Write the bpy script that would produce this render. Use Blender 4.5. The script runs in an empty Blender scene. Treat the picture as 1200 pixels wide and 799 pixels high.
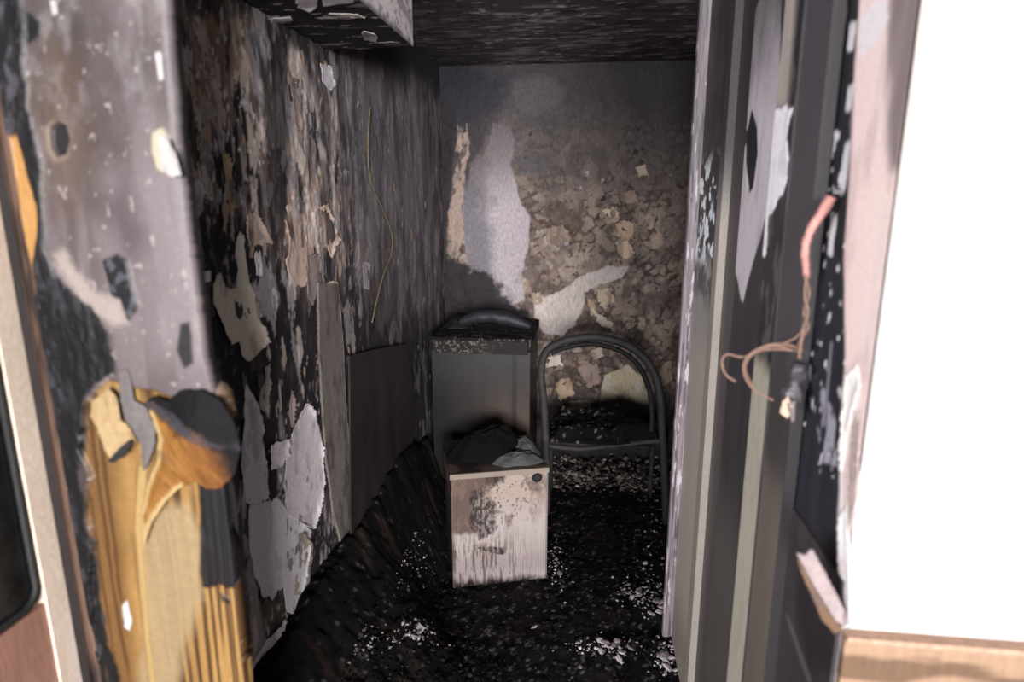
import bpy, bmesh, math, random
import numpy as np
from mathutils import Vector, Matrix
random.seed(7); RNG = np.random.default_rng(7)
scene = bpy.context.scene
COL = scene.collection

# ------------------------------------------------------------------ camera, world, lights, exposure
F = 738.0; TH = math.atan(F / 3300.0); H = 1.6
PS = math.atan(90 * math.cos(TH) / F)
FW = np.array([-math.sin(PS) * math.cos(TH), math.cos(PS) * math.cos(TH), -math.sin(TH)])
RT = np.array([math.cos(PS), math.sin(PS), 0.0]); UP = np.cross(RT, FW)
EYE = np.array([0, 0, H])
cam = bpy.data.cameras.new('camera'); camo = bpy.data.objects.new('camera', cam); COL.objects.link(camo)
cam.sensor_width = 36; cam.lens = F / 1200 * 36; cam.clip_start = 0.02
camo.matrix_world = Matrix(((RT[0], UP[0], -FW[0], 0), (RT[1], UP[1], -FW[1], 0), (RT[2], UP[2], -FW[2], H), (0, 0, 0, 1)))
cam.dof.use_dof = True; cam.dof.focus_distance = 2.5; cam.dof.aperture_fstop = 2.2
scene.camera = camo

w = bpy.data.worlds.new('world'); scene.world = w; w.use_nodes = True
w.node_tree.nodes['Background'].inputs[0].default_value = (0.92, 0.95, 1.0, 1)
w.node_tree.nodes['Background'].inputs[1].default_value = 0.16

def area_light(name, loc, aim, size, power, col=(1, 1, 1)):
    d = bpy.data.lights.new(name, 'AREA'); d.shape = 'DISK'; d.size = size; d.energy = power; d.color = col
    o = bpy.data.objects.new(name, d); COL.objects.link(o); o.location = loc
    o.rotation_euler = (Vector(aim) - Vector(loc)).to_track_quat('-Z', 'Y').to_euler(); return o
area_light('key_light', (1.45, -5.0, 1.85), (-0.3, 2.2, 1.2), 1.6, 820, (1.0, 0.97, 0.96))  # unseen key light added behind the camera, shining through the doorway
area_light('jamb_fill_light', (-2.2, -2.6, 1.85), (0.36, 1.3, 1.2), 1.0, 330, (0.97, 0.98, 1.0))  # unseen fill added at the left to brighten the jamb and door leaf
area_light('room_fill_light', (-0.3, -4.2, 1.8), (0.15, 2.4, 1.1), 1.0, 260, (0.98, 0.98, 1.0))  # added fill, lifts the right part of the back wall
scene.view_settings.view_transform = 'Standard'; scene.view_settings.look = 'None'
scene.view_settings.gamma = 1.0; scene.view_settings.use_curve_mapping = False
scene.view_settings.exposure = 0.0

# ------------------------------------------------------------------ helpers
def lin(c):
    c = np.asarray(c, float) / 255.0
    return np.where(c <= 0.04045, c / 12.92, ((c + 0.055) / 1.055) ** 2.4)
def ray(px, py): return FW + RT * (px - 600) / F - UP * (py - 399.5) / F
def on(ax, val, px, py):
    d = ray(px, py); t = (val - EYE[ax]) / d[ax]; return EYE + t * d
def sstep(a, b, x):
    t = np.clip((x - a) / (b - a + 1e-12), 0, 1); return t * t * (3 - 2 * t)
_T = np.random.default_rng(3).random((256, 256))
def vn(x, y, s=0):
    x = x + s * 17.31; y = y + s * 9.77
    ix = np.floor(x).astype(int); iy = np.floor(y).astype(int); fx = x - ix; fy = y - iy
    fx = fx * fx * (3 - 2 * fx); fy = fy * fy * (3 - 2 * fy)
    a = _T[ix & 255, iy & 255]; b = _T[(ix + 1) & 255, iy & 255]; c = _T[ix & 255, (iy + 1) & 255]; d = _T[(ix + 1) & 255, (iy + 1) & 255]
    return (a * (1 - fx) + b * fx) * (1 - fy) + (c * (1 - fx) + d * fx) * fy
def fbm(x, y, s=0, o=4):
    r = 0; a = 0.5; t = 0
    for k in range(o):
        r = r + a * vn(x, y, s + k * 3); t += a; a *= 0.55; x = x * 2.03 + 1.7; y = y * 2.03 + 4.1
    return r / t
def worley(x, y, s=0):
    ix = np.floor(x).astype(int); iy = np.floor(y).astype(int)
    f1 = np.full(x.shape, 9.0); f2 = f1.copy(); cid = np.zeros(x.shape)
    for dx in (-1, 0, 1):
        for dy in (-1, 0, 1):
            jx = _T[(ix + dx + s) & 255, (iy + dy) & 255]; jy = _T[(iy + dy + 91) & 255, (ix + dx + s + 37) & 255]
            d = np.hypot(ix + dx + jx - x, iy + dy + jy - y)
            n = d < f1; f2 = np.where(n, f1, np.minimum(f2, d)); cid = np.where(n, _T[(ix + dx + 5) & 255, (iy + dy + s + 60) & 255], cid); f1 = np.where(n, d, f1)
    return f1, f2, cid

def tag(o, label=None, cat=None, group=None, kind=None):
    if label: o['label'] = label
    if cat: o['category'] = cat
    if group: o['group'] = group
    if kind: o['kind'] = kind
    return o
def empty(name, loc=(0, 0, 0)):
    o = bpy.data.objects.new(name, None); o.location = loc; COL.objects.link(o); o.empty_display_size = 0.05; return o
def link(name, me, mat, parent=None):
    o = bpy.data.objects.new(name, me); COL.objects.link(o)
    if mat is not None and not me.materials: me.materials.append(mat)
    if parent is not None: o.parent = parent
    return o
def rooted(o):                      # world-coordinate mesh under an unrotated root: shift back
    p = o.parent; off = Vector((0, 0, 0))
    while p is not None: off += Vector(p.location); p = p.parent
    o.data.transform(Matrix.Translation(-off)); return o

# ------------------------------------------------------------------ materials
def mat(name, col=None, rough=0.75, spec=0.3, bump=0.3, bscale=300.0, vary=0.25, vscale=120.0, stretch=(1, 1, 1), metal=0.0, glass=False):
    m = bpy.data.materials.new(name); m.use_nodes = True; nt = m.node_tree; b = nt.nodes['Principled BSDF']
    N = nt.nodes.new; tc = N('ShaderNodeTexCoord'); mp = N('ShaderNodeMapping'); mp.inputs['Scale'].default_value = stretch
    nt.links.new(tc.outputs['Object'], mp.inputs['Vector'])
    no = N('ShaderNodeTexNoise'); no.inputs['Scale'].default_value = vscale; no.inputs['Detail'].default_value = 4
    nt.links.new(mp.outputs[0], no.inputs['Vector'])
    mr = N('ShaderNodeMapRange'); mr.inputs['From Min'].default_value = 0.25; mr.inputs['From Max'].default_value = 0.75
    mr.inputs['To Min'].default_value = 1 - vary; mr.inputs['To Max'].default_value = 1 + vary
    nt.links.new(no.outputs['Fac'], mr.inputs['Value'])
    vm = N('ShaderNodeVectorMath'); vm.operation = 'SCALE'; nt.links.new(mr.outputs[0], vm.inputs['Scale'])
    if col is None:
        at = N('ShaderNodeAttribute'); at.attribute_name = 'Col'; nt.links.new(at.outputs['Color'], vm.inputs[0])
    else:
        vm.inputs[0].default_value = tuple(lin(col))
    nt.links.new(vm.outputs[0], b.inputs['Base Color'])
    b.inputs['Roughness'].default_value = rough; b.inputs['Specular IOR Level'].default_value = spec; b.inputs['Metallic'].default_value = metal
    if bump > 0:
        n2 = N('ShaderNodeTexNoise'); n2.inputs['Scale'].default_value = bscale; n2.inputs['Detail'].default_value = 5
        nt.links.new(mp.outputs[0], n2.inputs['Vector'])
        bp = N('ShaderNodeBump'); bp.inputs['Strength'].default_value = bump; bp.inputs['Distance'].default_value = 0.004
        nt.links.new(n2.outputs['Fac'], bp.inputs['Height']); nt.links.new(bp.outputs[0], b.inputs['Normal'])
    return m
M_WALL = mat('burnt_plaster', rough=0.8, bump=0.5, bscale=160, vscale=90, stretch=(1, 1, 0.5))
M_PLAIN = mat('sooty_plaster', rough=0.85, bump=0.3, bscale=220, vary=0.15)
M_WOOD = mat('scorched_wood', rough=0.5, bump=0.2, bscale=200, stretch=(1, 1, 0.12), vary=0.12)
M_PAINT = mat('old_gloss_paint', rough=0.5, bump=0.15, bscale=120, vary=0.1)
M_WHITE = mat('white_plaster', rough=0.9, bump=0.1, bscale=60, vary=0.03)
M_CHAR = mat('char', (24, 22, 24), rough=0.7, bump=0.9, bscale=120, vary=0.5, vscale=60)
M_TUBE = mat('sooted_steel_tube', (44, 42, 43), rough=0.65, spec=0.3, bump=0.2, bscale=150, vary=0.4, vscale=30)
M_SOOT = mat('soot', (16, 15, 17), rough=0.9, bump=0.4, bscale=200)
M_CHIP = mat('debris_chips', rough=0.95, spec=0.08, bump=0.4, bscale=200)
M_FLK = [mat('flake_' + n, c, rough=0.75, bump=0.3, bscale=160, vary=0.22, vscale=40) for n, c in
         (('ash', (150, 143, 146)), ('tan', (150, 128, 112)), ('cream', (185, 172, 158)), ('sooty', (84, 76, 76)), ('dark', (52, 47, 49)))]

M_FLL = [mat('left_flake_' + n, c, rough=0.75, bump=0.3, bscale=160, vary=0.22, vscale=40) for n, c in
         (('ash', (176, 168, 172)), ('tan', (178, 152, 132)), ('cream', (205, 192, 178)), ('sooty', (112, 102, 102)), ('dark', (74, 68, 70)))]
# ------------------------------------------------------------------ painted, relief-carrying surfaces
class Surf:
    def __init__(s, o, eu, ev, Lu, Lv, du, dv, n):
        s.o = np.array(o, float); s.eu = np.array(eu, float); s.ev = np.array(ev, float); s.n = np.array(n, float)
        nu = max(2, int(round(Lu / du)) + 1); nv = max(2, int(round(Lv / dv)) + 1)
        s.U, s.V = np.meshgrid(np.linspace(0, Lu, nu), np.linspace(0, Lv, nv)); s.Lu = Lu; s.Lv = Lv
        s.col = np.zeros(s.U.shape + (3,)); s.h = np.zeros(s.U.shape); s.keep = None; s.gain = 1.0
    def uv(s, px, py):
        d = ray(px, py); t = ((s.o - EYE) @ s.n) / (d @ s.n); p = EYE + t * d - s.o; return (p @ s.eu, p @ s.ev)
    def uvs(s, pts): return np.array([s.uv(*p) for p in pts])
    def sd(s, P):                                   # signed distance to a polygon, + inside
        m = 0.08; lo = P.min(0) - m; hi = P.max(0) + m
        iu = np.where((s.U[0] >= lo[0]) & (s.U[0] <= hi[0]))[0]; iv = np.where((s.V[:, 0] >= lo[1]) & (s.V[:, 0] <= hi[1]))[0]
        R = np.full(s.U.shape, -1.0)
        if len(iu) == 0 or len(iv) == 0: return R
        sl = (slice(iv[0], iv[-1] + 1), slice(iu[0], iu[-1] + 1)); x = s.U[sl]; y = s.V[sl]
        ins = np.zeros(x.shape, bool); dd = np.full(x.shape, 9.0)
        for (x0, y0), (x1, y1) in zip(P, np.roll(P, -1, 0)):
            ex, ey = x1 - x0, y1 - y0; L = ex * ex + ey * ey + 1e-12
            t = np.clip(((x - x0) * ex + (y - y0) * ey) / L, 0, 1); dd = np.minimum(dd, np.hypot(x - x0 - t * ex, y - y0 - t * ey))
            c = ((y0 > y) != (y1 > y)) & (x < ex * (y - y0) / (ey if abs(ey) > 1e-12 else 1e-12) + x0); ins ^= c
        R[sl] = np.where(ins, dd, -dd); return R
    def mask(s, pts, warp=0.01, fq=30.0, soft=0.003, seed=1, fy=1.0):
        d = s.sd(s.uvs(pts)); nz = fbm(s.U * fq, s.V * fq * fy, seed) - 0.5
        return np.where(d > -0.5, sstep(-soft, soft, d + nz * 2 * warp), 0)
    def paint(s, c, m=1.0, dh=0.0):
        m = np.asarray(m) * np.ones(s.U.shape); c = lin(c) if not isinstance(c, np.ndarray) else c
        s.col = s.col * (1 - m[..., None]) + c * m[..., None]; s.h = s.h + dh * m
    def mul(s, f): s.col = s.col * np.asarray(f)[..., None]
    def mesh(s, name, skirt=0.0):
        nv, nu = s.U.shape
        co = s.o + s.U[..., None] * s.eu + s.V[..., None] * s.ev + s.h[..., None] * s.n; co = co.reshape(-1, 3)
        i = np.arange(nv * nu).reshape(nv, nu)
        q = np.stack([i[:-1, :-1], i[:-1, 1:], i[1:, 1:], i[1:, :-1]], -1).reshape(-1, 4)
        if s.keep is not None:
            k = s.keep; kk = (k[:-1, :-1] & k[:-1, 1:] & k[1:, 1:] & k[1:, :-1]).reshape(-1); q = q[kk]
        col = np.maximum(s.col * s.gain, 0); col = (col * np.minimum(1, 0.78 / np.maximum(col.max(-1, keepdims=True), 1e-6))).reshape(-1, 3)
        if np.cross(s.eu, s.ev) @ s.n < 0: q = q[:, ::-1]
        if skirt > 0:
            e = np.concatenate([i[0, :], i[1:, -1], i[-1, -2::-1], i[-2:0:-1, 0]]); k = len(e); b = np.arange(k) + len(co)
            bc = s.o + s.U.reshape(-1)[e, None] * s.eu + s.V.reshape(-1)[e, None] * s.ev - skirt * s.n
            co = np.concatenate([co, bc]); col = np.concatenate([col, col[e]])
            e2 = np.roll(e, -1); b2 = np.roll(b, -1); sq = np.stack([e2, e, b, b2], -1)
            if np.cross(s.eu, s.ev) @ s.n < 0: sq = sq[:, ::-1]
            q = np.concatenate([q, sq])
        used = np.unique(q); mp = np.full(len(co), -1); mp[used] = np.arange(len(used)); co = co[used]; col = col[used]; q = mp[q]
        me = bpy.data.meshes.new(name); me.vertices.add(len(co)); me.vertices.foreach_set('co', co.astype(np.float32).ravel())
        me.loops.add(q.size); me.loops.foreach_set('vertex_index', q.astype(np.int32).ravel())
        me.polygons.add(len(q)); me.polygons.foreach_set('loop_start', np.arange(0, q.size, 4, dtype=np.int32))
        me.polygons.foreach_set('use_smooth', np.full(len(q), skirt == 0)); me.update(); me.validate()
        a = me.color_attributes.new('Col', 'FLOAT_COLOR', 'POINT')
        a.data.foreach_set('color', np.concatenate([col, np.ones((len(col), 1))], 1).astype(np.float32).ravel()); return me

def flake(S, pts, c, parent, name='paint_flake', res=0.003, lift=0.003, curl=0.012, warp=0.006, fq=40, thick=0.0015, seed=1, stain=(60, 54, 56), stain_amt=0.5, m=None, hfun=None, cfun=None, fy=1.0):
    P = S.uvs(pts) if pts is not None else None
    lo = P.min(0) - 0.012; hi = P.max(0) + 0.012
    o = S.o + S.eu * lo[0] + S.ev * lo[1]
    f = Surf(o, S.eu, S.ev, hi[0] - lo[0], hi[1] - lo[1], res, res, S.n)
    U, V = f.U + lo[0], f.V + lo[1]
    d = f.sd(P - lo) + (fbm(U * fq, V * fq * fy, seed) - 0.5) * 2 * warp
    f.keep = d > 0; f.gain = S.gain
    if f.keep.sum() < 12: return None
    edge = np.exp(-np.maximum(d, 0) / 0.008)
    f.h[:] = lift + curl * edge * sstep(0.35, 0.7, fbm(U * 12, V * 12, seed + 5)) + 0.003 * (fbm(U * 25, V * 25, seed + 2) - 0.5)
    f.paint(c); f.mul(0.82 + 0.36 * fbm(U * 45, V * 20, seed + 9))
    f.paint(stain, stain_amt * sstep(0.5, 0.72, fbm(U * 28, V * 11, seed + 11)))
    if hfun: f.h += hfun(f, U, V, d)
    if cfun: cfun(f, U, V, d)
    me = f.mesh(name); ob = link(name, me, m or M_PLAIN, parent)
    sm = ob.modifiers.new('thickness', 'SOLIDIFY'); sm.thickness = thick; sm.offset = -1
    if parent: rooted(ob)
    return ob

# shared small flakes (petal-like chips of old paint)
def chip_mesh(k, elong):
    r = random.Random(k); bm = bmesh.new(); n = 15
    ring = [r.uniform(0.42, 1.2) for _ in range(n)]; tilt = r.uniform(0, 6.28)
    c = bm.verts.new((0, 0, 0.02)); L = []
    for f in (0.55, 1.0):
        row = []
        for i in range(n):
            a = i / n * 6.2832; rr = ring[i] * f
            z = 0.02 + (f > 0.9) * (0.10 * max(0, math.cos(a - tilt)) + 0.05 * r.random())
            row.append(bm.verts.new((rr * math.cos(a), rr * math.sin(a) * elong, z)))
        L.append(row)
    for i in range(n):
        j = (i + 1) % n; bm.faces.new((c, L[0][i], L[0][j])); bm.faces.new((L[0][i], L[1][i], L[1][j], L[0][j]))
    low = [bm.verts.new((v.co.x * 0.94, v.co.y * 0.94, v.co.z - 0.07)) for v in L[1]]
    for i in range(n): bm.faces.new((L[1][i], low[i], low[(i + 1) % n], L[1][(i + 1) % n]))
    me = bpy.data.meshes.new('paint_flake'); bm.to_mesh(me); bm.free(); return me
CHIPS = {}
def chip(k, e, mi):
    if (k, e, mi) not in CHIPS: me = chip_mesh(k, e); me.materials.append((M_FLK if e < 2 else M_FLL)[mi]); CHIPS[(k, e, mi)] = me
    return CHIPS[(k, e, mi)]
def scatter_flakes(S, parent, spots, elong, count_seed, name='paint_flake', flat=0.35):
    r = random.Random(count_seed)
    for (u, v, size, mi) in spots:
        p = S.o + S.eu * u + S.ev * v + S.n * 0.003
        a = r.uniform(-0.35, 0.35); eu = Vector(S.eu); ev = Vector(S.ev); n = Vector(S.n)
        x = eu * math.cos(a) + ev * math.sin(a); y = n.cross(x)
        m = Matrix.Identity(4)
        for i in range(3): m[i][0] = x[i] * size; m[i][1] = y[i] * size; m[i][2] = n[i] * size * flat
        ob = bpy.data.objects.new(name, chip(r.randrange(7), elong, mi)); COL.objects.link(ob); ob.parent = parent
        m.translation = Vector(p) - Vector(parent.location); ob.matrix_local = m

def box(bm, x0, x1, y0, y1, z0, z1, bev=0.0):
    vs = [bm.verts.new((x, y, z)) for x in (x0, x1) for y in (y0, y1) for z in (z0, z1)]
    fs = [bm.faces.new([vs[i] for i in q]) for q in ((0, 1, 3, 2), (4, 6, 7, 5), (0, 4, 5, 1), (2, 3, 7, 6), (0, 2, 6, 4), (1, 5, 7, 3))]
    if bev > 0: bmesh.ops.bevel(bm, geom=list({e for f in fs for e in f.edges}), offset=bev, segments=2, profile=0.5, affect='EDGES')
def bm_obj(name, bm, m, parent=None, smooth=False, world=False):
    bmesh.ops.recalc_face_normals(bm, faces=bm.faces[:])
    me = bpy.data.meshes.new(name); bm.to_mesh(me); bm.free()
    if smooth: me.polygons.foreach_set('use_smooth', [True] * len(me.polygons))
    o = link(name, me, m, parent)
    if world and parent: rooted(o)
    return o
def boxo(name, dims, m, parent=None, bev=0.003, world=True):
    bm = bmesh.new(); box(bm, *dims, bev); return bm_obj(name, bm, m, parent, world=world)
def smooth_path(pts, sub=6):
    P = [Vector(p) for p in pts]; out = []
    for i in range(len(P) - 1):
        a = P[max(i - 1, 0)]; b = P[i]; c = P[i + 1]; d = P[min(i + 2, len(P) - 1)]
        for k in range(sub):
            t = k / sub; out.append(0.5 * ((2 * b) + (c - a) * t + (2 * a - 5 * b + 4 * c - d) * t * t + (3 * b - a - 3 * c + d) * t ** 3))
    out.append(P[-1]); return out
def tube(bm, pts, rad, seg=8, wob=0.0, caps=True):
    P = [Vector(p) for p in pts]; rings = []; prev = None
    for i, p in enumerate(P):
        t = (P[min(i + 1, len(P) - 1)] - P[max(i - 1, 0)]).normalized()
        if prev is None: a = Vector((0, 0, 1)) if abs(t.z) < 0.9 else Vector((1, 0, 0)); x = t.cross(a).normalized()
        else: x = (prev - t * prev.dot(t)).normalized()
        y = t.cross(x); prev = x; r = rad(i / (len(P) - 1)) if callable(rad) else rad
        rings.append([bm.verts.new(p + (x * math.cos(k / seg * 6.28319) + y * math.sin(k / seg * 6.28319)) * r * (1 + wob * random.uniform(-1, 1))) for k in range(seg)])
    for a, b in zip(rings, rings[1:]):
        for k in range(seg): bm.faces.new((a[k], a[(k + 1) % seg], b[(k + 1) % seg], b[k]))
    if caps: bm.faces.new(rings[0][::-1]); bm.faces.new(rings[-1])

# ------------------------------------------------------------------ room dimensions
XL, XR, YB, YF, ZC = -0.8124, 0.95, 3.54, 0.95, 2.2976
exec_blocks = []

# ------------------------------------------------------------------ wall_left
wl = Surf((XL, YF, 0), (0, 1, 0), (0, 0, 1), YB - YF, ZC, 0.0065, 0.0045, (1, 0, 0))
u, v = wl.U, wl.V
wl.paint((25, 23, 27)); wl.mul(0.6 + 0.8 * fbm(u * 30, v * 12, 2))
far = sstep(0.75, 1.5, u); up_ = sstep(1.0, 1.6, v)
reg = wl.mask([(225, 20), (470, 70), (515, 80), (515, 380), (400, 320), (345, 330), (300, 280), (250, 240), (215, 160)], 0.08, 6, 0.15, 4)
st = fbm(u * 18, v * 4.5, 5); fine = fbm(u * 70, v * 18, 8, 3)
wl.paint((92, 78, 72), reg * sstep(0.44, 0.6, st) * 0.75, 0.002)
wl.paint((112, 104, 104), reg * sstep(0.5, 0.62, fbm(u * 40, v * 9, 14)) * (0.35 + 0.3 * (1 - far)), 0.0015)
wl.paint((104, 88, 76), wl.mask([(222, 25), (275, 22), (272, 140), (265, 160), (232, 130)], 0.03, 20, 0.01, 6, 0.4) * sstep(0.3, 0.5, fine), 0.003)
wl.paint((110, 106, 110), wl.mask([(283, 80), (296, 32), (310, 40), (318, 90), (310, 125), (298, 110), (290, 80)], 0.03, 25, 0.006, 7, 0.4) * sstep(0.36, 0.5, fine), 0.002)
wl.paint((122, 112, 110), wl.mask([(353, 66), (372, 75), (392, 120), (398, 180), (402, 270), (372, 290), (362, 200)], 0.05, 14, 0.02, 8, 0.3) * sstep(0.34, 0.52, fbm(u * 30, v * 10, 21)), 0.002)
wl.paint((88, 84, 88), wl.mask([(400, 78), (452, 78), (500, 90), (505, 200), (490, 260), (420, 290), (400, 200)], 0.06, 10, 0.06, 9, 0.3) * (0.3 + 0.6 * sstep(0.4, 0.6, fbm(u * 34, v * 7, 23))), 0.001)
wl.paint((128, 108, 98), wl.mask([(280, 225), (345, 215), (400, 200), (395, 285), (345, 300), (300, 275)], 0.05, 14, 0.03, 10, 0.5) * sstep(0.42, 0.58, fbm(u * 26, v * 11, 25)), 0.002)
wl.paint((70, 62, 62), wl.mask([(390, 280), (515, 280), (515, 390), (400, 400)], 0.05, 10, 0.1, 11, 0.4) * sstep(0.5, 0.66, fbm(u * 30, v * 9, 27)) * 0.7, 0.001)
low = wl.mask([(225, 330), (400, 330), (412, 640), (290, 799), (225, 799)], 0.03, 10, 0.05, 12)
wl.paint((62, 54, 52), low * sstep(0.5, 0.66, fbm(u * 22, v * 6, 29)) * 0.7)
wl.paint((92, 78, 68), wl.mask([(285, 700), (330, 700), (318, 740), (292, 745)], 0.02, 15, 0.03, 13) * 0.7)
wl.paint((120, 114, 116), (1 - 0.6 * far) * sstep(0.0, 0.025, fbm(u * 15, v * 5.5, 37, 5) - 0.575 + 0.05 * (reg - 0.5)) * 0.8, 0.003)
wl.paint((150, 138, 132), (1 - far) * sstep(0.0, 0.02, fbm(u * 24, v * 9, 38, 5) - 0.63 + 0.06 * (reg - 0.5)) * 0.8, 0.003)
wl.paint((165, 160, 164), (1 - 0.7 * far) * sstep(0.72, 0.78, fbm(u * 110, v * 45, 31, 2)) * (0.25 + 0.65 * (reg + low).clip(0, 1)) * sstep(0.42, 0.6, fbm(u * 9, v * 5, 33)), 0.002)
wl.paint((140, 126, 118), sstep(0.66, 0.70, fbm(u * 60, v * 12, 35, 3)) * reg * 0.7 * (1 - 0.7 * far), 0.002)
wl.paint((66, 63, 68), far * reg * 0.5)  # bluish grey haze painted into the far stretch of the wall
wl.paint((20, 20, 25), sstep(0.52, 0.62, fbm(u * 9, v * 3.2, 39)) * 0.85 * (1 - 0.5 * far))
wl.paint((28, 26, 31), sstep(2.02, 2.2, v + 0.12 * (fbm(u * 9, v * 9, 41) - 0.5)))     # soot under the ceiling
wl.h += 0.006 * (fbm(u * 14, v * 8, 43) - 0.5)
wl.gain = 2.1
WL = link('wall_left', wl.mesh('wall_left'), M_WALL); tag(WL, 'charred left wall with hanging flakes of old paint', 'wall', kind='structure')
A = (186, 178, 182); T = (150, 132, 122); C = (188, 178, 166)
FL = [
 (C, [(278, 270), (284, 278), (288, 305), (291, 332), (297, 344), (301, 367), (312, 400), (297, 418), (290, 425), (282, 418), (280, 402), (268, 404), (262, 391), (253, 371), (245, 348), (247, 321), (253, 319), (260, 336), (274, 336), (277, 317), (274, 297)]),
 (T, [(288, 252), (297, 248), (305, 262), (320, 283), (318, 286), (300, 288), (292, 290), (288, 275)]),
 (T, [(335, 240), (345, 238), (352, 260), (358, 270), (360, 300), (359, 335), (345, 338), (338, 325), (333, 305), (336, 285), (331, 262)]),
 (A, [(294, 297), (304, 293), (307, 310), (303, 325), (296, 322)]),
 (T, [(365, 243), (380, 240), (390, 262), (398, 280), (390, 290), (386, 304), (382, 290), (370, 288), (364, 272)]),
 ((138, 118, 96), [(258, 175), (266, 180), (272, 215), (282, 243), (270, 246), (265, 232), (262, 205)]),
 (A, [(285, 445), (292, 455), (302, 475), (307, 515), (312, 550), (312, 585), (295, 595), (282, 585), (278, 545), (282, 500), (286, 470)]),
 (A, [(355, 470), (365, 480), (375, 510), (379, 565), (372, 600), (365, 620), (355, 615), (337, 605), (331, 575), (335, 535), (342, 500)]),
 (A, [(312, 520), (325, 517), (337, 510), (335, 535), (324, 550), (313, 550)]),
 ((196, 190, 196), [(288, 590), (307, 588), (325, 582), (337, 600), (350, 610), (365, 620), (360, 660), (356, 680), (352, 700), (345, 720), (335, 718), (331, 690), (322, 695), (317, 705), (302, 697), (297, 670), (290, 635)]),
 ((130, 118, 108), [(352, 625), (366, 640), (361, 690), (352, 725), (340, 722), (344, 680)]),
 (A, [(386, 690), (391, 685), (392, 715), (387, 738)]),
 (A, [(332, 725), (336, 730), (312, 760), (290, 792), (287, 788), (312, 748)]),
 ((120, 112, 110), [(300, 475), (308, 430), (313, 425), (316, 455), (310, 490)]),
 ((112, 102, 100), [(335, 475), (338, 455), (343, 470), (341, 500), (337, 500)]),
 (A, [(228, 432), (238, 428), (243, 450), (236, 458)]), (A, [(234, 452), (246, 458), (246, 470), (235, 472)]),
 (A, [(232, 318), (240, 316), (242, 330), (234, 332)]),
 ((150, 144, 148), [(222, 215), (233, 208), (238, 225), (234, 255), (226, 258), (226, 235)]),
 ((140, 134, 136), [(318, 335), (324, 340), (326, 360), (321, 372), (317, 355)]),
 ((120, 110, 108), [(296, 350), (302, 352), (304, 372), (298, 374)]),
 ((110, 100, 98), [(356, 300), (372, 296), (376, 330), (366, 360), (360, 350)]),
 ((112, 106, 110), [(424, 305), (432, 308), (433, 340), (426, 338)]),
 ((105, 92, 86), [(338, 90), (346, 92), (350, 130), (352, 160), (344, 150)]),
 ((150, 146, 152), [(370, 72), (386, 78), (392, 100), (386, 108), (376, 96)]),
]
for k, (c, pts) in enumerate(FL):
    flake(wl, pts, c, WL, seed=40 + k, res=0.0035 if k not in (0, 6, 7, 9) else 0.003, warp=0.007 if k < 14 else 0.004, fy=0.5)
r = random.Random(5); sp = []
for i in range(900):
    px, py = r.uniform(215, 515), r.uniform(30, 480)
    uu, vv = wl.uv(px, py)
    if not (0.05 < uu < wl.Lu - 0.03 and 0.5 < vv < 2.0): continue
    d = fbm(np.array([uu * 6]), np.array([vv * 4]), 61)[0]
    if d < 0.5 and r.random() > 0.15: continue
    if 225 < px < 345 and py > 300 and r.random() < 0.75: continue
    bright = r.random()
    mi = (3 if bright < 0.5 else 0 if bright < 0.74 else 1 if bright < 0.92 else 2)
    sp.append((uu, vv, r.choice((0.008, 0.010, 0.013, 0.017)) * (1.0 if px < 400 else 0.7), mi))
    if len(sp) > 170: break
scatter_flakes(wl, WL, sp, 2.6, 3, flat=0.25)
# plaster corner strip standing on the left wall and the far part of it
flake(wl, [(370, 330), (394, 330), (400, 400), (406, 500), (413, 605), (412, 632), (402, 660), (398, 640), (388, 600), (380, 540), (374, 460), (371, 400)], (84, 78, 74), WL, 'plaster_strip', lift=0.008, curl=0.0, warp=0.005, thick=0.008, seed=90, stain=(52, 46, 44), stain_amt=0.7, fy=0.2,
      cfun=lambda f, U, V, d: (f.paint((168, 158, 142), sstep(0.965, 0.99, (U + 0.012 - U.min()) / (U.max() - U.min()) + 0.0 * V) * 0.0), f.paint((160, 150, 138), sstep(0.008, 0.003, d) * (U > U.mean()) * 0.9)))

# ------------------------------------------------------------------ wall_back
wb = Surf((XL, YB, 0), (1, 0, 0), (0, 0, 1), XR - XL, ZC, 0.0055, 0.0055, (0, -1, 0))
u, v = wb.U, wb.V
f1, f2, cid = worley(u * 17 + 1.2 * fbm(u * 9, v * 9, 3), v * 17 + 1.2 * fbm(u * 9, v * 9, 6), 4)
g1, g2, gid = worley(u * 38 + fbm(u * 20, v * 20, 3), v * 38 + fbm(u * 20, v * 20, 9), 11)
wb.paint((104, 92, 87)); wb.mul(0.75 + 0.5 * fbm(u * 7, v * 7, 51))
wb.paint((112, 95, 84), sstep(0.5, 0.68, fbm(u * 5, v * 6, 52)) * 0.6)
wb.paint((64, 54, 51), sstep(0.48, 0.62, fbm(u * 16, v * 16, 53)) * 0.75)
wb.paint((66, 58, 55), sstep(0.5, 0.6, fbm(u * 5.5, v * 7, 50)) * 0.6)
wb.paint((142, 130, 118), sstep(0.56, 0.66, fbm(u * 11, v * 11, 49)) * sstep(1.75, 1.45, v) * 0.6)
pat = sstep(0.44, 0.6, fbm(u * 4.2, v * 4.2, 57))
isl = np.clip(pat * 0.9 + 0.9 * wb.mask([(690, 200), (800, 180), (800, 330), (740, 330), (690, 300)], 0.06, 10, 0.08, 3) + 0.9 * wb.mask([(640, 395), (700, 410), (790, 330), (800, 520), (640, 520)], 0.04, 10, 0.06, 8), 0, 1)
wb.paint((140, 123, 112), isl * sstep(0.45, 0.9, cid) * 0.45)
wb.paint((46, 38, 37), isl * sstep(0.24, 0.06, f2 - f1) * sstep(0.46, 0.58, fbm(u * 12, v * 12, 58)) * 0.9, -0.004)
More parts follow.
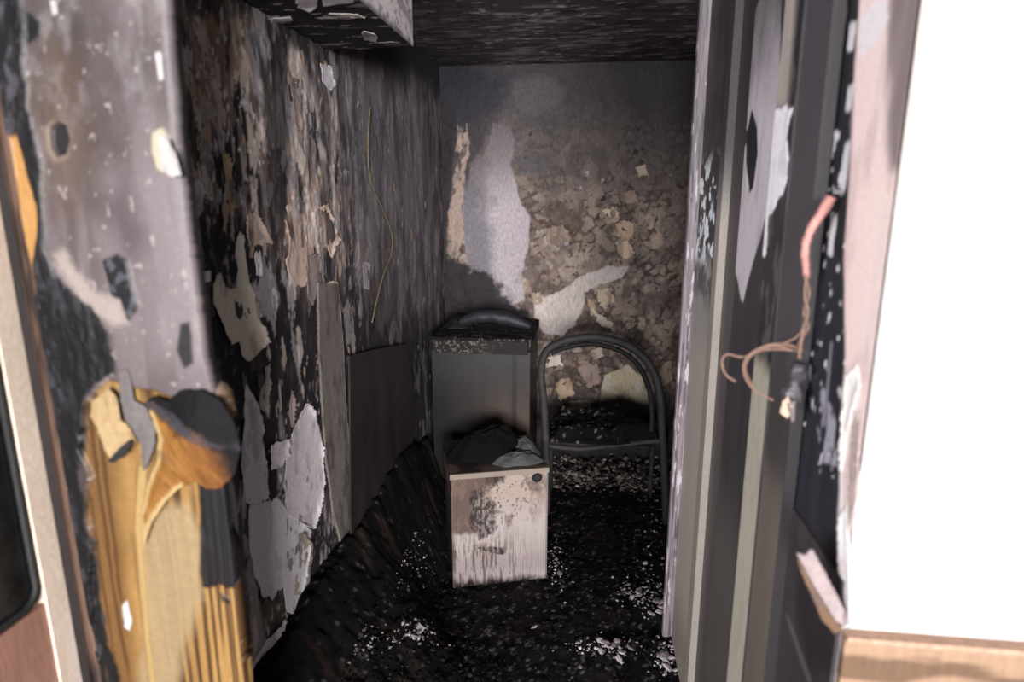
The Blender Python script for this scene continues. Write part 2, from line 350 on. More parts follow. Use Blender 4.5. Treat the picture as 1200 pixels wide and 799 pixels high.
wb.paint((70, 58, 52), isl * sstep(0.1, 0.02, g2 - g1) * 0.25, -0.002)
wb.h += isl * 0.007 * (cid - 0.3) * sstep(0, 0.2, f2 - f1)
wb.paint((62, 44, 34), sstep(0.66, 0.72, fbm(u * 36, v * 36, 59, 3)) * 0.8)
B1 = wb.mask([(578, 144), (598, 148), (604, 166), (598, 193), (606, 219), (611, 241), (621, 253), (619, 290), (611, 320), (615, 350), (600, 358), (581, 348), (578, 320), (548, 317), (544, 283), (542, 230), (549, 200), (566, 181), (574, 163)], 0.012, 22, 0.006, 60)
wb.paint((134, 126, 130), B1); wb.h = wb.h * (1 - B1) - 0.004 * B1
wb.paint((90, 86, 92), B1 * wb.mask([(530, 200), (566, 175), (572, 250), (578, 340), (540, 340)], 0.03, 10, 0.05, 61) * 0.9)
wb.paint((112, 106, 110), B1 * sstep(0.55, 0.7, fbm(u * 12, v * 9, 63)) * 0.7)
B2 = wb.mask([(537, 140), (548, 145), (550, 180), (545, 200), (541, 230), (543, 280), (538, 290), (530, 300), (525, 285), (526, 250), (530, 215), (534, 180)], 0.012, 26, 0.005, 64)
wb.paint((120, 106, 98), B2 * sstep(0.3, 0.45, fbm(u * 30, v * 20, 65)), 0.004)
wb.paint((158, 148, 144), wb.mask([(623, 343), (638, 348), (660, 339), (679, 324), (713, 311), (735, 313), (731, 324), (705, 332), (686, 343), (683, 362), (675, 380), (660, 392), (640, 392), (628, 380)], 0.014, 26, 0.005, 66), 0.001)
CR = wb.mask([(709, 440), (735, 428), (757, 445), (765, 470), (760, 490), (720, 494), (700, 494), (704, 465)], 0.012, 20, 0.006, 67)
wb.paint((158, 146, 122), CR); wb.h = wb.h * (1 - CR)
wb.paint((168, 158, 150), CR * sstep(0.5, 0.6, fbm(u * 9, v * 14, 68)) * 0.8)
wb.paint((60, 58, 62), wb.mask([(603, 182), (640, 178), (655, 195), (640, 203), (610, 204)], 0.01, 20, 0.02, 70) * 0.8)
ht = v + 0.16 * (fbm(u * 5, v * 3, 71) - 0.5)
wb.paint((60, 55, 55), sstep(1.5, 1.9, ht) * 0.75)
wb.paint((38, 36, 40), sstep(1.82, 2.15, ht) * 0.75)
wb.paint((33, 32, 39), wb.mask([(500, 70), (600, 85), (590, 120), (560, 150), (535, 175), (526, 230), (522, 330), (500, 330)], 0.05, 9, 0.06, 72) * 0.95)
wb.paint((30, 28, 32), wb.mask([(505, 100), (534, 130), (530, 200), (524, 260), (524, 310), (505, 320)], 0.02, 14, 0.012, 83) * 0.9)
wb.paint((40, 37, 41), wb.mask([(552, 140), (574, 140), (566, 170), (551, 195), (546, 220), (545, 180)], 0.012, 20, 0.01, 84) * 0.8)
wb.paint((130, 114, 105), B2 * sstep(0.34, 0.5, fbm(u * 30, v * 20, 65)) * 0.85)
wb.paint((28, 25, 28), wb.mask([(500, 290), (530, 300), (548, 312), (580, 325), (590, 345), (620, 365), (625, 400), (500, 420)], 0.05, 22, 0.02, 73) * 0.95)
wb.paint((70, 66, 68), wb.mask([(600, 95), (640, 90), (665, 100), (660, 130), (610, 135)], 0.03, 12, 0.03, 74) * 0.5)
wb.paint((40, 34, 34), sstep(0.62, 0.42, v + 0.1 * (fbm(u * 12, v * 12, 77) - 0.5)) * 0.85)
wb.paint((24, 22, 24), sstep(0.25, 0.12, v))
wb.h += 0.006 * (fbm(u * 16, v * 16, 78) - 0.5)
wb.gain = 1.5
WB = link('wall_back', wb.mesh('wall_back'), M_WALL); tag(WB, 'scorched back wall with blistered and peeling plaster', 'wall', kind='structure')
for k, (c, pts) in enumerate([
 ((168, 150, 132), [(706, 246), (716, 240), (728, 250), (722, 262), (710, 262)]), ((160, 138, 118), [(722, 262), (738, 256), (746, 270), (736, 282), (724, 276)]),
 ((172, 152, 132), [(722, 284), (736, 282), (744, 296), (734, 304), (724, 298)]), ((150, 132, 116), [(748, 256), (762, 250), (768, 266), (756, 272)]),
 ((140, 124, 110), [(760, 276), (774, 270), (778, 288), (764, 292)]), ((150, 134, 120), [(744, 196), (756, 194), (760, 206), (748, 208)]),
 ((160, 144, 126), [(700, 340), (716, 336), (720, 352), (708, 362), (700, 352)]), ((150, 130, 110), [(688, 352), (698, 350), (702, 366), (692, 370)]),
 ((170, 160, 150), [(690, 356), (700, 366), (716, 376), (722, 388), (704, 382)]), ((120, 106, 96), [(640, 268), (660, 262), (670, 280), (652, 290), (640, 284)]),
 ((160, 145, 128), [(622, 345), (634, 340), (638, 352), (628, 360)]), ((130, 114, 102), [(730, 225), (744, 222), (748, 236), (734, 240)]),
 ((168, 160, 150), [(636, 420), (656, 416), (660, 428), (640, 432)]), ((140, 122, 104), [(648, 448), (668, 440), (674, 462), (656, 470)]),
 ((128, 112, 104), [(676, 430), (700, 424), (706, 446), (690, 456)]), ((150, 136, 124), [(690, 410), (704, 406), (708, 418), (696, 422)]),
 ((146, 130, 116), [(772, 430), (786, 420), (788, 446), (776, 450)]), ((150, 136, 120), [(664, 470), (690, 466), (696, 486), (668, 490)])]):
    flake(wb, pts, c, WB, 'plaster_flake', res=0.0035, warp=0.016, fq=55, curl=0.016, seed=130 + k, stain=(70, 54, 46))
r = random.Random(9); sp = []
for i in range(1500):
    px, py = r.uniform(610, 795), r.uniform(110, 510); uu, vv = wb.uv(px, py)
    if vv > 2.0 or uu > wb.Lu - 0.05: continue
    iu, iv = int(uu / wb.Lu * (wb.U.shape[1] - 1)), int(vv / wb.Lv * (wb.U.shape[0] - 1))
    if isl[iv, iu] < 0.5 or CR[iv, iu] > 0.3 or B1[iv, iu] > 0.3: continue
    q = r.random(); top = py < 190
    sp.append((uu, vv, r.choice((0.007, 0.009, 0.012, 0.016)), (3 if q < 0.7 else 4) if top else (3 if q < 0.5 else 1 if q < 0.68 else 4 if q < 0.9 else 0)))
    if len(sp) > 110: break
scatter_flakes(wb, WB, sp, 1.1, 4, 'plaster_flake', 0.32)

# ------------------------------------------------------------------ ceiling and the boxed beam under it
ce = Surf((XL, 0.9, ZC), (1, 0, 0), (0, 1, 0), XR - XL, YB - 0.9, 0.008, 0.012, (0, 0, -1)); u, v = ce.U, ce.V
ce.paint((50, 46, 48)); ce.mul(0.7 + 0.6 * fbm(u * 4, v * 6, 80))
ce.paint((92, 84, 84), sstep(0.5, 0.66, fbm(u * 8, v * 26, 81)) * 0.7, 0.002)
ce.paint((130, 120, 118), sstep(0.66, 0.72, fbm(u * 16, v * 50, 83)) * 0.6, 0.002)
ce.paint((30, 27, 28), sstep(0.56, 0.66, fbm(u * 11, v * 22, 84)) * 0.8)
ce.paint((32, 31, 36), ce.mask([(485, 85), (485, 0), (540, 0), (560, 60), (600, 85)], 0.05, 6, 0.2, 85) * 0.7)
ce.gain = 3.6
CE = link('ceiling', ce.mesh('ceiling'), M_PLAIN); tag(CE, 'soot blackened ceiling with streaks of peeling paint', 'ceiling', kind='structure')
r = random.Random(12)
scatter_flakes(ce, CE, [(r.uniform(0.3, 1.55), r.uniform(1.1, 2.55), r.choice((0.01, 0.014, 0.02)), r.choice((3, 3, 4, 0))) for _ in range(130)], 0.45, 6)
BX1, BZ, BY1 = -0.537, 2.051, 2.0
beam = empty('beam', (XL, 1.4, BZ)); tag(beam, 'boxed beam under the ceiling with a pale grey side', 'beam', kind='structure')
s1 = Surf((XL, YF - 0.05, BZ), (1, 0, 0), (0, 1, 0), BX1 - XL, BY1 - YF + 0.05, 0.004, 0.005, (0, 0, -1)); u, v = s1.U, s1.V
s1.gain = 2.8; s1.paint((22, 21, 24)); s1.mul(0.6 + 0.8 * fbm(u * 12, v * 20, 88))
s1.paint((96, 90, 92), sstep(0.58, 0.66, fbm(u * 9, v * 42, 89)) * 0.7, 0.002)
s1.paint((165, 158, 158), sstep(0.70, 0.74, fbm(u * 14, v * 60, 90)) * 0.8, 0.002)
rooted(link('beam_soffit', s1.mesh('beam_soffit'), M_PLAIN, beam))
for k, (c, pts) in enumerate([((205, 198, 200), [(345, -14), (372, -14), (372, 8), (362, 11), (348, 8)]), ((205, 198, 200), [(376, -14), (418, -14), (414, 2), (396, 4), (378, 6)]), ((165, 158, 152), [(382, 14), (420, 14), (428, 19), (400, 19)]), ((150, 146, 150), [(316, 20), (340, 19), (344, 23), (322, 25)]), ((120, 116, 122), [(424, 32), (440, 36), (442, 46), (426, 46)])]):
    flake(s1, pts, c, beam, seed=170 + k, res=0.003, curl=0.008, warp=0.005, stain=(90, 80, 80), stain_amt=0.4)
s2 = Surf((BX1, YF - 0.05, BZ), (0, 1, 0), (0, 0, 1), BY1 - YF + 0.05, ZC - BZ, 0.006, 0.006, (1, 0, 0)); u, v = s2.U, s2.V
s2.gain = 2.2; s2.paint((142, 134, 136)); s2.mul(0.8 + 0.35 * fbm(u * 9, v * 9, 92))
s2.paint((86, 80, 84), sstep(0.5, 0.64, fbm(u * 14, v * 30 + u * 12, 93)) * 0.75); s2.paint((60, 55, 58), sstep(0.62, 0.7, fbm(u * 40, v * 60, 94)) * 0.7)
s2.paint((70, 65, 66), sstep(0.02, 0.0, v + 0.02 * (fbm(u * 30, v * 9, 95) - 0.5)))
rooted(link('beam_side', s2.mesh('beam_side'), M_PLAIN, beam))
boxo('beam_end', (XL, BX1, BY1 - 0.004, BY1, BZ, ZC), M_SOOT, beam, 0)

# ------------------------------------------------------------------ floor with the burnt heap against the left wall
fl = Surf((XL - 0.1, -0.6, 0), (1, 0, 0), (0, 1, 0), XR - XL + 0.4, YB + 0.6, 0.011, 0.011, (0, 0, 1)); u, v = fl.U, fl.V
fl.paint((18, 17, 18)); fl.mul(0.55 + 0.9 * fbm(u * 14, v * 14, 100))
fl.paint((48, 44, 45), sstep(0.62, 0.72, fbm(u * 40, v * 40, 101)) * 0.25); fl.paint((120, 112, 112), sstep(0.74, 0.78, fbm(u * 70, v * 70, 102, 2)) * 0.6)
fl.paint((34, 26, 24), sstep(0.55, 0.7, fbm(u * 6, v * 8, 103)) * 0.6)
fl.h += 0.03 * (fbm(u * 9, v * 9, 104) - 0.5) + 0.012 * (fbm(u * 40, v * 40, 105) - 0.5) - 0.018
tag(link('floor', fl.mesh('floor'), M_CHIP), 'floor buried under black ash and charred debris', 'floor', kind='structure')
hp = Surf((XL, YF + 0.02, 0), (1, 0, 0), (0, 1, 0), 0.52, 1.95, 0.007, 0.009, (0, 0, 1)); u, v = hp.U, hp.V
def heap_h(u, v):
    top = 0.45 + 0.05 * (v - 0.3) + 0.07 * (fbm(v * 7, v * 0 + 2, 110) - 0.5) - 0.42 * sstep(1.55, 1.95, v) * 0.3
    w_ = 0.40 - 0.22 * sstep(0.8, 1.3, v)
    t = np.clip(1 - np.maximum(u - 0.045, 0) / w_, 0, 1); return top * (t ** 1.25) + 0.05 * (fbm(u * 24, v * 12, 111) - 0.5) * (t > 0) * np.minimum(1, t * 6) + 0.02 * (fbm(u * 70, v * 45, 112) - 0.5) - 0.012 * (t <= 0.02)
hp.h[:] = heap_h(u, v); hp.keep = u < 0.52 - 0.22 * sstep(0.8, 1.3, v)
hp.paint((15, 14, 15)); hp.mul(0.5 + fbm(u * 18, v * 18, 113)); hp.paint((26, 24, 25), sstep(0.6, 0.72, fbm(u * 80, v * 45, 114)) * 0.5)
hp.paint((90, 84, 84), sstep(0.80, 0.83, fbm(u * 260, v * 120, 115, 2)) * 0.6); hp.paint((50, 38, 33), sstep(0.6, 0.7, fbm(u * 9, v * 14, 116)) * 0.6)
tag(link('debris_heap', hp.mesh('debris_heap'), M_CHIP), 'sloping heap of black burnt debris along the left wall', 'debris', kind='stuff')

# ------------------------------------------------------------------ hidden shell: wall_right and the wall the doorway is cut in
def plain_wall(name, o, eu, ev, Lu, Lv, n, c, lab, seed):
    s = Surf(o, eu, ev, Lu, Lv, 0.02, 0.02, n); s.paint(c); s.mul(0.7 + 0.6 * fbm(s.U * 6, s.V * 4, seed))
    return tag(link(name, s.mesh(name), M_PLAIN), lab, 'wall', kind='structure')
plain_wall('wall_right', (XR, YF, 0), (0, 1, 0), (0, 0, 1), YB - YF, ZC, (-1, 0, 0), (40, 37, 38), 'sooty right wall of the burnt room behind the open door', 120)
plain_wall('wall_front', (-1.6, 0.93, 0), (1, 0, 0), (0, 0, 1), 1.6 - 0.645, 2.7, (0, -1, 0), (44, 37, 34), 'charred wall left of the doorway, behind the blistered post', 121)
s = Surf((-0.6, 0.93, 2.25), (1, 0, 0), (0, 0, 1), 1.0, 0.45, 0.03, 0.03, (0, -1, 0)); s.paint((30, 28, 29))
tag(link('wall_lintel', s.mesh('wall_lintel'), M_PLAIN), 'sooty wall above the door opening', 'wall', kind='structure')

# ------------------------------------------------------------------ right side: white wall, dado, jamb
JX = 0.378
rw = Surf((JX, 0.85, 0), (1, 0, 0), (0, 0, 1), 1.3, 2.7, 0.006, 0.006, (0, -1, 0)); u, v = rw.U, rw.V
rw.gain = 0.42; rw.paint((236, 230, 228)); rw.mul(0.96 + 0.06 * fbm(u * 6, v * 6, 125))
rw.paint((226, 208, 196), sstep(1.35, 1.8, v + 0.3 * (fbm(u * 3, v * 3, 126) - 0.5)) * 0.7)
rw.paint((212, 186, 172), rw.mask([(1040, 440), (1048, 470), (1044, 500), (1030, 520), (1026, 480)], 0.01, 20, 0.02, 128) * 0.35)
WR = link('wall_corridor', rw.mesh('wall_corridor'), M_WHITE); tag(WR, 'bright white plaster wall right of the doorway', 'wall', kind='structure')
jb = Surf((JX, 0.85, 0), (0, 1, 0), (0, 0, 1), 0.37, 2.7, 0.003, 0.004, (-1, 0, 0)); u, v = jb.U, jb.V
jb.paint((40, 39, 46)); jb.mul(0.65 + 0.7 * fbm(u * 25, v * 5, 130))
jb.paint((62, 60, 66), jb.mask([(930, 60), (952, 60), (952, 240), (935, 300), (925, 200)], 0.02, 10, 0.03, 131) * 0.7)
jb.paint((24, 23, 27), jb.mask([(955, -40), (1002, -40), (990, 230), (985, 300), (955, 300), (950, 120)], 0.01, 10, 0.01, 132) * 0.6)
pk = jb.mask([(1010, -40), (1100, -60), (1085, 760), (985, 760), (983, 560), (992, 420), (990, 300), (998, 150)], 0.01, 24, 0.010, 133, 0.4)
jb.paint((232, 206, 202), pk, 0.003); jb.paint((200, 176, 174), pk * sstep(0.5, 0.66, fbm(u * 30, v * 6, 134)) * 0.7)
jb.paint((78, 70, 76), pk * jb.mask([(1048, -40), (1090, -40), (1072, 120), (1060, 210), (1042, 205), (1046, 100)], 0.02, 16, 0.012, 135, 0.4) * 0.75)
jb.paint((222, 214, 216), pk * jb.mask([(1012, 60), (1012, 20), (1040, -10), (1046, 20), (1030, 45)], 0.015, 20, 0.006, 136))
jb.paint((225, 216, 214), pk * jb.mask([(994, 440), (1010, 425), (1012, 470), (1000, 500), (992, 540), (990, 640), (1000, 740), (980, 740), (983, 560)], 0.008, 30, 0.004, 137))
jb.paint((226, 205, 200), pk * jb.mask([(1020, 225), (1060, 225), (1040, 420), (1020, 440)], 0.01, 20, 0.006, 138) * 0.8)
jb.paint((190, 184, 190), jb.mask([(944, 0), (1000, 0), (990, 560), (930, 560)], 0.0, 1, 0.001) * sstep(0.76, 0.79, fbm(u * 80, v * 40, 139, 2)), 0.002)
for a, b in (((948, 0), (942, 60)), ((1000, 25), (996, 60)), ((998, 100), (994, 130)), ((994, 165), (986, 220)), ((972, 222), (985, 226)), ((958, 222), (966, 226)), ((978, 250), (972, 300))):
    x0, y0 = a; x1, y1 = b
    jb.paint((205, 200, 204), jb.mask([(x0 - 3, y0), (x0 + 4, y0), (x1 + 4, y1), (x1 - 3, y1)], 0.006, 50, 0.002, int(x0 + y0), 0.5) * 0.9, 0.002)
jb.paint((150, 146, 156), jb.mask([(952, 440), (958, 440), (985, 500), (982, 545), (965, 540), (955, 490)], 0.01, 40, 0.003, 140) * sstep(0.5, 0.6, fbm(u * 60, v * 25, 141)))
jb.paint((118, 114, 122), jb.mask([(973, 400), (976, 400), (968, 500), (964, 500)], 0.001, 9, 0.002, 144))
jb.gain = 1.0
JB = link('trim_2', jb.mesh('trim_2'), M_PAINT); tag(JB, 'burnt right doorway jamb with a pinkish plaster edge', 'door jamb', kind='structure')
for k, (c, pts) in enumerate([((228, 220, 218), [(994, 440), (1008, 426), (1013, 450), (1004, 480), (994, 520), (990, 560), (987, 545), (990, 490)]), ((170, 152, 148), [(1004, 480), (1012, 470), (1010, 560), (1002, 620), (996, 640), (998, 560)]), ((222, 214, 214), [(986, 600), (996, 590), (1000, 660), (1004, 735), (984, 738), (984, 660)])]):
    flake(jb, pts, c, JB, seed=190 + k, res=0.003, curl=0.004, warp=0.003, stain_amt=0.25, stain=(150, 130, 128))
dd = empty('trim_3', (0.8, 0.84, 0.9)); tag(dd, 'light brown wooden dado board under the white wall', 'dado', kind='structure')
dz = on(1, 0.835, 985, 746)[2]
s = Surf((JX + 0.002, 0.835, 0.3), (1, 0, 0), (0, 0, 1), 1.2, dz - 0.3, 0.005, 0.003, (0, -1, 0)); u, v = s.U, s.V
s.gain = 0.45; s.paint((182, 148, 122)); s.mul(0.8 + 0.4 * fbm(u * 3, v * 40, 150)); s.paint((112, 84, 66), sstep(0.5, 0.66, fbm(u * 5, v * 26, 151)) * 0.85); s.paint((214, 190, 168), sstep(0.6, 0.72, fbm(u * 12, v * 30, 152)) * 0.6)
rooted(link('dado_board', s.mesh('dado_board', 0.02), M_WOOD, dd))
boxo('dado_cap', (JX + 0.002, 1.58, 0.827, 0.86, dz - 0.004, dz + 0.004), mat('dado_edge', (150, 118, 98), 0.5), dd, 0.002)
# lower jamb: dark scorched boards under the broken edge
lj = Surf((JX - 0.006, 0.848, 0.2), (0, 1, 0), (0, 0, 1), 0.30, 0.87, 0.004, 0.004, (-1, 0, 0)); u, v = lj.U, lj.V
lj.paint((58, 52, 55)); lj.mul(0.75 + 0.5 * fbm(u * 30, v * 3, 155)); lj.paint((34, 30, 33), lj.mask([(935, 645), (985, 735), (985, 799), (945, 799), (930, 700)], 0.02, 10, 0.03, 156) * 0.8)
lj.paint((96, 88, 88), lj.mask([(920, 720), (924, 720), (952, 799), (946, 799)], 0.001, 9, 0.003, 157) * 0.6)
o_ = link('lower_jamb_board', lj.mesh('lower_jamb_board', 0.006), M_PAINT, JB); tag(o_, 'dark scorched lower jamb board')

# ------------------------------------------------------------------ door leaf opened into the room on the right
D1 = empty('door_1', (0.36, 1.7, 0)); tag(D1, 'sooty door leaf standing open along the right side', 'door', kind='structure')
def leaf_strip(name, xa, xb, X, cfun, thick=0.02, y400=400, m=M_PAINT, label=None, ztop=2.285):
    ya = on(0, X, xb, y400)[1]; yb = on(0, X, xa, y400)[1]
    s = Surf((X, ya, 0.0), (0, 1, 0), (0, 0, 1), yb - ya, ztop, 0.005, 0.005, (-1, 0, 0)); s.gain = 1.25; cfun(s, s.U, s.V)
    if name != 'glazing_bead': s.paint((40, 37, 38), (s.U < 0.004) * 1.0)  # near end caps painted dark to offset the lamp light on them
    o = rooted(link(name, s.mesh(name, thick), m, D1))
    if label: tag(o, label)
    return o
def cB(s, u, v):
    s.paint((44, 36, 34)); s.mul(0.7 + 0.6 * fbm(u * 30, v * 6, 160))
    s.paint((128, 122, 120), sstep(1.5, 1.38, v)); s.paint((150, 140, 130), sstep(1.25, 1.1, v) * 0.7)
    s.paint((50, 48, 50), sstep(0.52, 0.62, fbm(u * 22, v * 14, 161)) * sstep(1.25, 1.35, v) * 0.8)
    s.paint((205, 205, 208), sstep(0.54, 0.60, fbm(u * 26, v * 22, 162)) * sstep(1.38, 1.45, v) * sstep(1.75, 1.66, v), 0.002)
    s.paint((150, 165, 175), sstep(0.6, 0.66, fbm(u * 20, v * 15, 163)) * sstep(1.4, 1.46, v) * sstep(1.62, 1.56, v) * 0.8)
    s.paint((90, 78, 70), sstep(0.35, 0.1, v) * 0.5)
def cC(s, u, v):
    s.paint((66, 60, 60)); s.mul(0.8 + 0.4 * fbm(u * 40, v * 3, 165)); s.paint((30, 27, 29), sstep(1.35, 1.9, v + 0.2 * (fbm(u * 9, v * 5, 166) - 0.5)) * 0.8)
def cD(s, u, v):
    s.paint((46, 43, 46)); s.mul(0.75 + 0.5 * fbm(u * 40, v * 4, 167))
    g = s.mask([(862, 70), (915, -60), (915, 150), (900, 250), (885, 300), (871, 352), (862, 320), (852, 290), (856, 180)], 0.015, 18, 0.006, 168, 0.3)
    s.paint((168, 158, 164), g, 0.001); s.paint((124, 114, 118), g * sstep(0.5, 0.66, fbm(u * 40, v * 8, 169)) * 0.5)
    s.paint((44, 42, 44), sstep(1.72, 2.02, v + 0.12 * (fbm(u * 8, v * 8, 170) - 0.5)) * 0.75)
    s.paint((22, 20, 26), s.mask([(881, 125), (887, 150), (888, 180), (883, 220), (878, 226), (874, 190), (874, 160), (878, 140)], 0.004, 30, 0.002, 171), -0.002)
    s.paint((80, 74, 70), sstep(1.0, 0.7, v) * 0.6)
def cE(s, u, v):
    s.paint((40, 38, 42)); s.mul(0.7 + 0.6 * fbm(u * 30, v * 5, 173))
    s.paint((150, 138, 132), s.mask([(911, -60), (938, -60), (928, 60), (922, 128), (905, 128)], 0.006, 20, 0.02, 174, 0.3))
    s.paint((204, 198, 204), s.mask([(903, 125), (930, 125), (922, 160), (926, 200), (916, 232), (902, 252), (898, 300), (894, 300), (897, 220)], 0.012, 34, 0.002, 175), 0.002)
    s.paint((150, 143, 130), sstep(1.31, 1.26, v + 0.02 * (fbm(u * 30, v * 8, 176) - 0.5))); s.paint((120, 112, 104), sstep(0.56, 0.62, fbm(u * 60, v * 16, 177)) * 0.25)
def cF(s, u, v):
    s.paint((88, 80, 74)); s.mul(0.8 + 0.4 * fbm(u * 12, v * 2, 178)); s.paint((56, 54, 60), sstep(1.0, 1.45, v) * 0.85); s.paint((30, 28, 32), sstep(1.35, 1.2, v) * sstep(1.05, 1.15, v) * 0.6)
    s.paint((66, 62, 62), sstep(0.1, 0.22, u + 0.04 * (fbm(u * 5, v * 3, 180) - 0.5)) * 0.7)
leaf_strip('door_stile', 809, 829, 0.350, cB)
leaf_strip('glazing_bead', 829, 834, 0.340, lambda s, u, v: (s.paint((120, 112, 106)), s.paint((46, 42, 44), sstep(1.5, 1.75, v))), 0.03)
leaf_strip('door_panel', 834, 857, 0.360, cC)
leaf_strip('door_panel', 856, 887, 0.354, cD)
leaf_strip('panel_moulding', 886, 906, 0.350, cE, 0.012)
leaf_strip('hinge_stile', 906, 936, 0.354, cF)
boxo('door_core', (0.382, 0.42, 1.2, 2.1, 0.0, 2.285), M_SOOT, D1, 0.002)
# weathered board edge at the end of the leaf
s = Surf((0, 0, 0), (1, 0, 0), (0, 0, 1), 0.058, 2.29, 0.003, 0.004, (0, -1, 0))
yb = 2.12; x0 = on(1, yb, 797, 400)[0]; s.o = np.array((x0, yb, 0.0)); u, v = s.U, s.V
s.gain = 1.25; s.paint((112, 101, 106)); s.mul(0.6 + 0.8 * fbm(u * 160, v * 7, 182)); s.paint((66, 58, 64), sstep(0.5, 0.62, fbm(u * 130, v * 5, 183)) * 0.9); s.paint((180, 172, 178), sstep(0.64, 0.7, fbm(u * 140, v * 10, 184)) * 0.7)
s.paint((92, 88, 90), sstep(1.4, 1.9, v) * 0.4)
s.h += 0.004 * fbm(u * 150, v * 6, 185)
t4 = tag(link('trim_4', s.mesh('trim_4', 0.03), M_WOOD), 'weathered grey board on edge at the far end of the open door', 'board', kind='structure')

# ------------------------------------------------------------------ left: blistered door post
PX0, PX1 = -0.826, -0.557
po = Surf((PX0, 0.85, 0.35), (1, 0, 0), (0, 0, 1), PX1 - PX0, 1.75, 0.0018, 0.0022, (0, -1, 0)); u, v = po.U, po.V
po.paint((128, 116, 118)); po.mul(0.8 + 0.4 * fbm(u * 12, v * 5, 200))
po.paint((82, 70, 68), sstep(0.5, 0.68, fbm(u * 9, v * 3, 201)) * 0.75)
po.paint((112, 90, 76), po.mask([(60, 40), (100, 60), (125, 180), (100, 260), (60, 250), (45, 120)], 0.02, 12, 0.03, 202) * 0.7)
po.paint((70, 60, 60), po.mask([(60, -30), (130, -30), (150, 150), (125, 260), (90, 240), (95, 120)], 0.02, 14, 0.03, 203) * 0.5)
po.paint((172, 164, 166), 0.55 * sstep(0.45, 0.75, fbm(u * 60, v * 35, 204)) * sstep(1.62 - .35, 1.8 - .35, v + 0.1 * (fbm(u * 8, v * 8, 205) - .5)) * 0.75)
po.paint((74, 60, 54), sstep(0.46, 0.6, fbm(u * 14, v * 3.2, 197)) * sstep(0.17, 0.05, u + 0.05 * (fbm(u * 8, v * 6, 198) - 0.5)) * 0.75)
po.paint((96, 82, 82), sstep(0.5, 0.6, fbm(u * 30, v * 3.5, 199)) * 0.5)
po.paint((186, 170, 170), sstep(0.54, 0.68, fbm(u * 16, v * 3, 196)) * sstep(1.4, 1.0, v) * 0.6)
po.paint((156, 142, 146), po.mask([(120, 200), (200, 200), (225, 300), (235, 420), (175, 420), (130, 330)], 0.02, 12, 0.05, 206) * 0.55)
po.paint((84, 74, 76), po.mask([(115, 240), (150, 210), (165, 280), (150, 310)], 0.02, 14, 0.03, 207) * 0.7)
po.paint((202, 186, 178), po.mask([(60, 300), (75, 290), (110, 340), (140, 350), (150, 380), (130, 385), (100, 365)], 0.012, 24, 0.01, 208) * 0.8)
po.paint((196, 186, 184), 0.7 * sstep(0.78, 0.82, fbm(u * 130, v * 90, 209, 2)) * sstep(0.62, 0.8, v))
wood = po.mask([(95, 470), (130, 450), (160, 455), (190, 462), (250, 462), (300, 799), (300, 900), (110, 900), (105, 640)], 0.012, 20, 0.004, 210)
g = fbm(u * 55 + 1.5 * fbm(u * 6, v * 3, 211), v * 1.6, 212); ln = fbm(u * 150 + 5 * fbm(u * 4, v * 1.5, 213), v * 1.1, 213, 3)
wc = lin((184, 142, 84))[None, None] * np.ones(u.shape + (1,)); wc = wc * (0.75 + 0.5 * g)[..., None]
po.col = po.col * (1 - wood[..., None]) + wc * wood[..., None]
po.h -= 0.006 * wood
po.paint((74, 46, 24), wood * sstep(0.50, 0.60, ln) * sstep(0.28, 0.5, fbm(u * 14, v * 2.5, 214)) * 0.9, -0.001)
po.paint((110, 72, 36), wood * po.mask([(90, 470), (128, 490), (150, 700), (160, 860), (90, 860)], 0.012, 14, 0.02, 215) * 0.7)
po.paint((188, 162, 122), wood * po.mask([(178, 600), (215, 596), (238, 640), (236, 705), (212, 760), (200, 830), (160, 830), (168, 700), (168, 640)], 0.01, 12, 0.014, 216) * 0.92, 0.003)
po.paint((206, 172, 112), wood * po.mask([(160, 545), (172, 545), (166, 620), (172, 700), (186, 830), (178, 830), (162, 700), (156, 620)], 0.003, 12, 0.004, 217), 0.006)
po.paint((240, 238, 240), po.mask([(140, 712), (146, 706), (152, 730), (149, 742), (143, 738)], 0.002, 30, 0.001, 218), 0.001)
ch = po.mask([(20, 270), (60, 315), (85, 345), (110, 365), (128, 395), (140, 440), (120, 450), (100, 470), (92, 540), (102, 620), (128, 760), (150, 860), (60, 860), (40, 400)], 0.014, 24, 0.005, 220)
po.paint((24, 23, 26), ch); po.h += ch * (0.005 * fbm(u * 60, v * 25, 221) - 0.002); po.paint((76, 75, 82), ch * sstep(0.6, 0.72, fbm(u * 50, v * 22, 222)) * 0.7)
po.paint((96, 66, 40), ch * sstep(0.62, 0.5, v) * sstep(0.5, 0.6, fbm(u * 40, v * 4, 223)) * 0.8)
ch2 = po.mask([(-10, -60), (20, -60), (30, 60), (38, 150), (48, 190), (50, 215), (62, 330), (50, 340), (10, 260)], 0.012, 20, 0.004, 224)
po.paint((30, 28, 32), ch2); po.h += ch2 * 0.005 * fbm(u * 50, v * 25, 225); po.paint((92, 90, 98), ch2 * sstep(0.6, 0.7, fbm(u * 40, v * 25, 226)) * 0.7)
po.paint((22, 21, 24), po.mask([(8, 10), (30, 8), (48, 24), (46, 44), (34, 52), (16, 40)], 0.006, 20, 0.004, 227))
raw = po.mask([(10, 160), (20, 158), (30, 195), (42, 240), (44, 275), (40, 310), (42, 345), (36, 345), (30, 290), (20, 230)], 0.004, 20, 0.003, 228)
po.paint((214, 160, 96), raw, -0.003)
po.paint((150, 132, 118), po.mask([(50, 150), (62, 141), (76, 142), (84, 162), (80, 185), (64, 190), (54, 178)], 0.002, 20, 0.004, 229))
hole = po.mask([(58, 150), (66, 144), (75, 147), (80, 164), (77, 180), (66, 184), (59, 172)], 0.003, 20, 0.002, 230); po.paint((40, 36, 40), hole, -0.006)
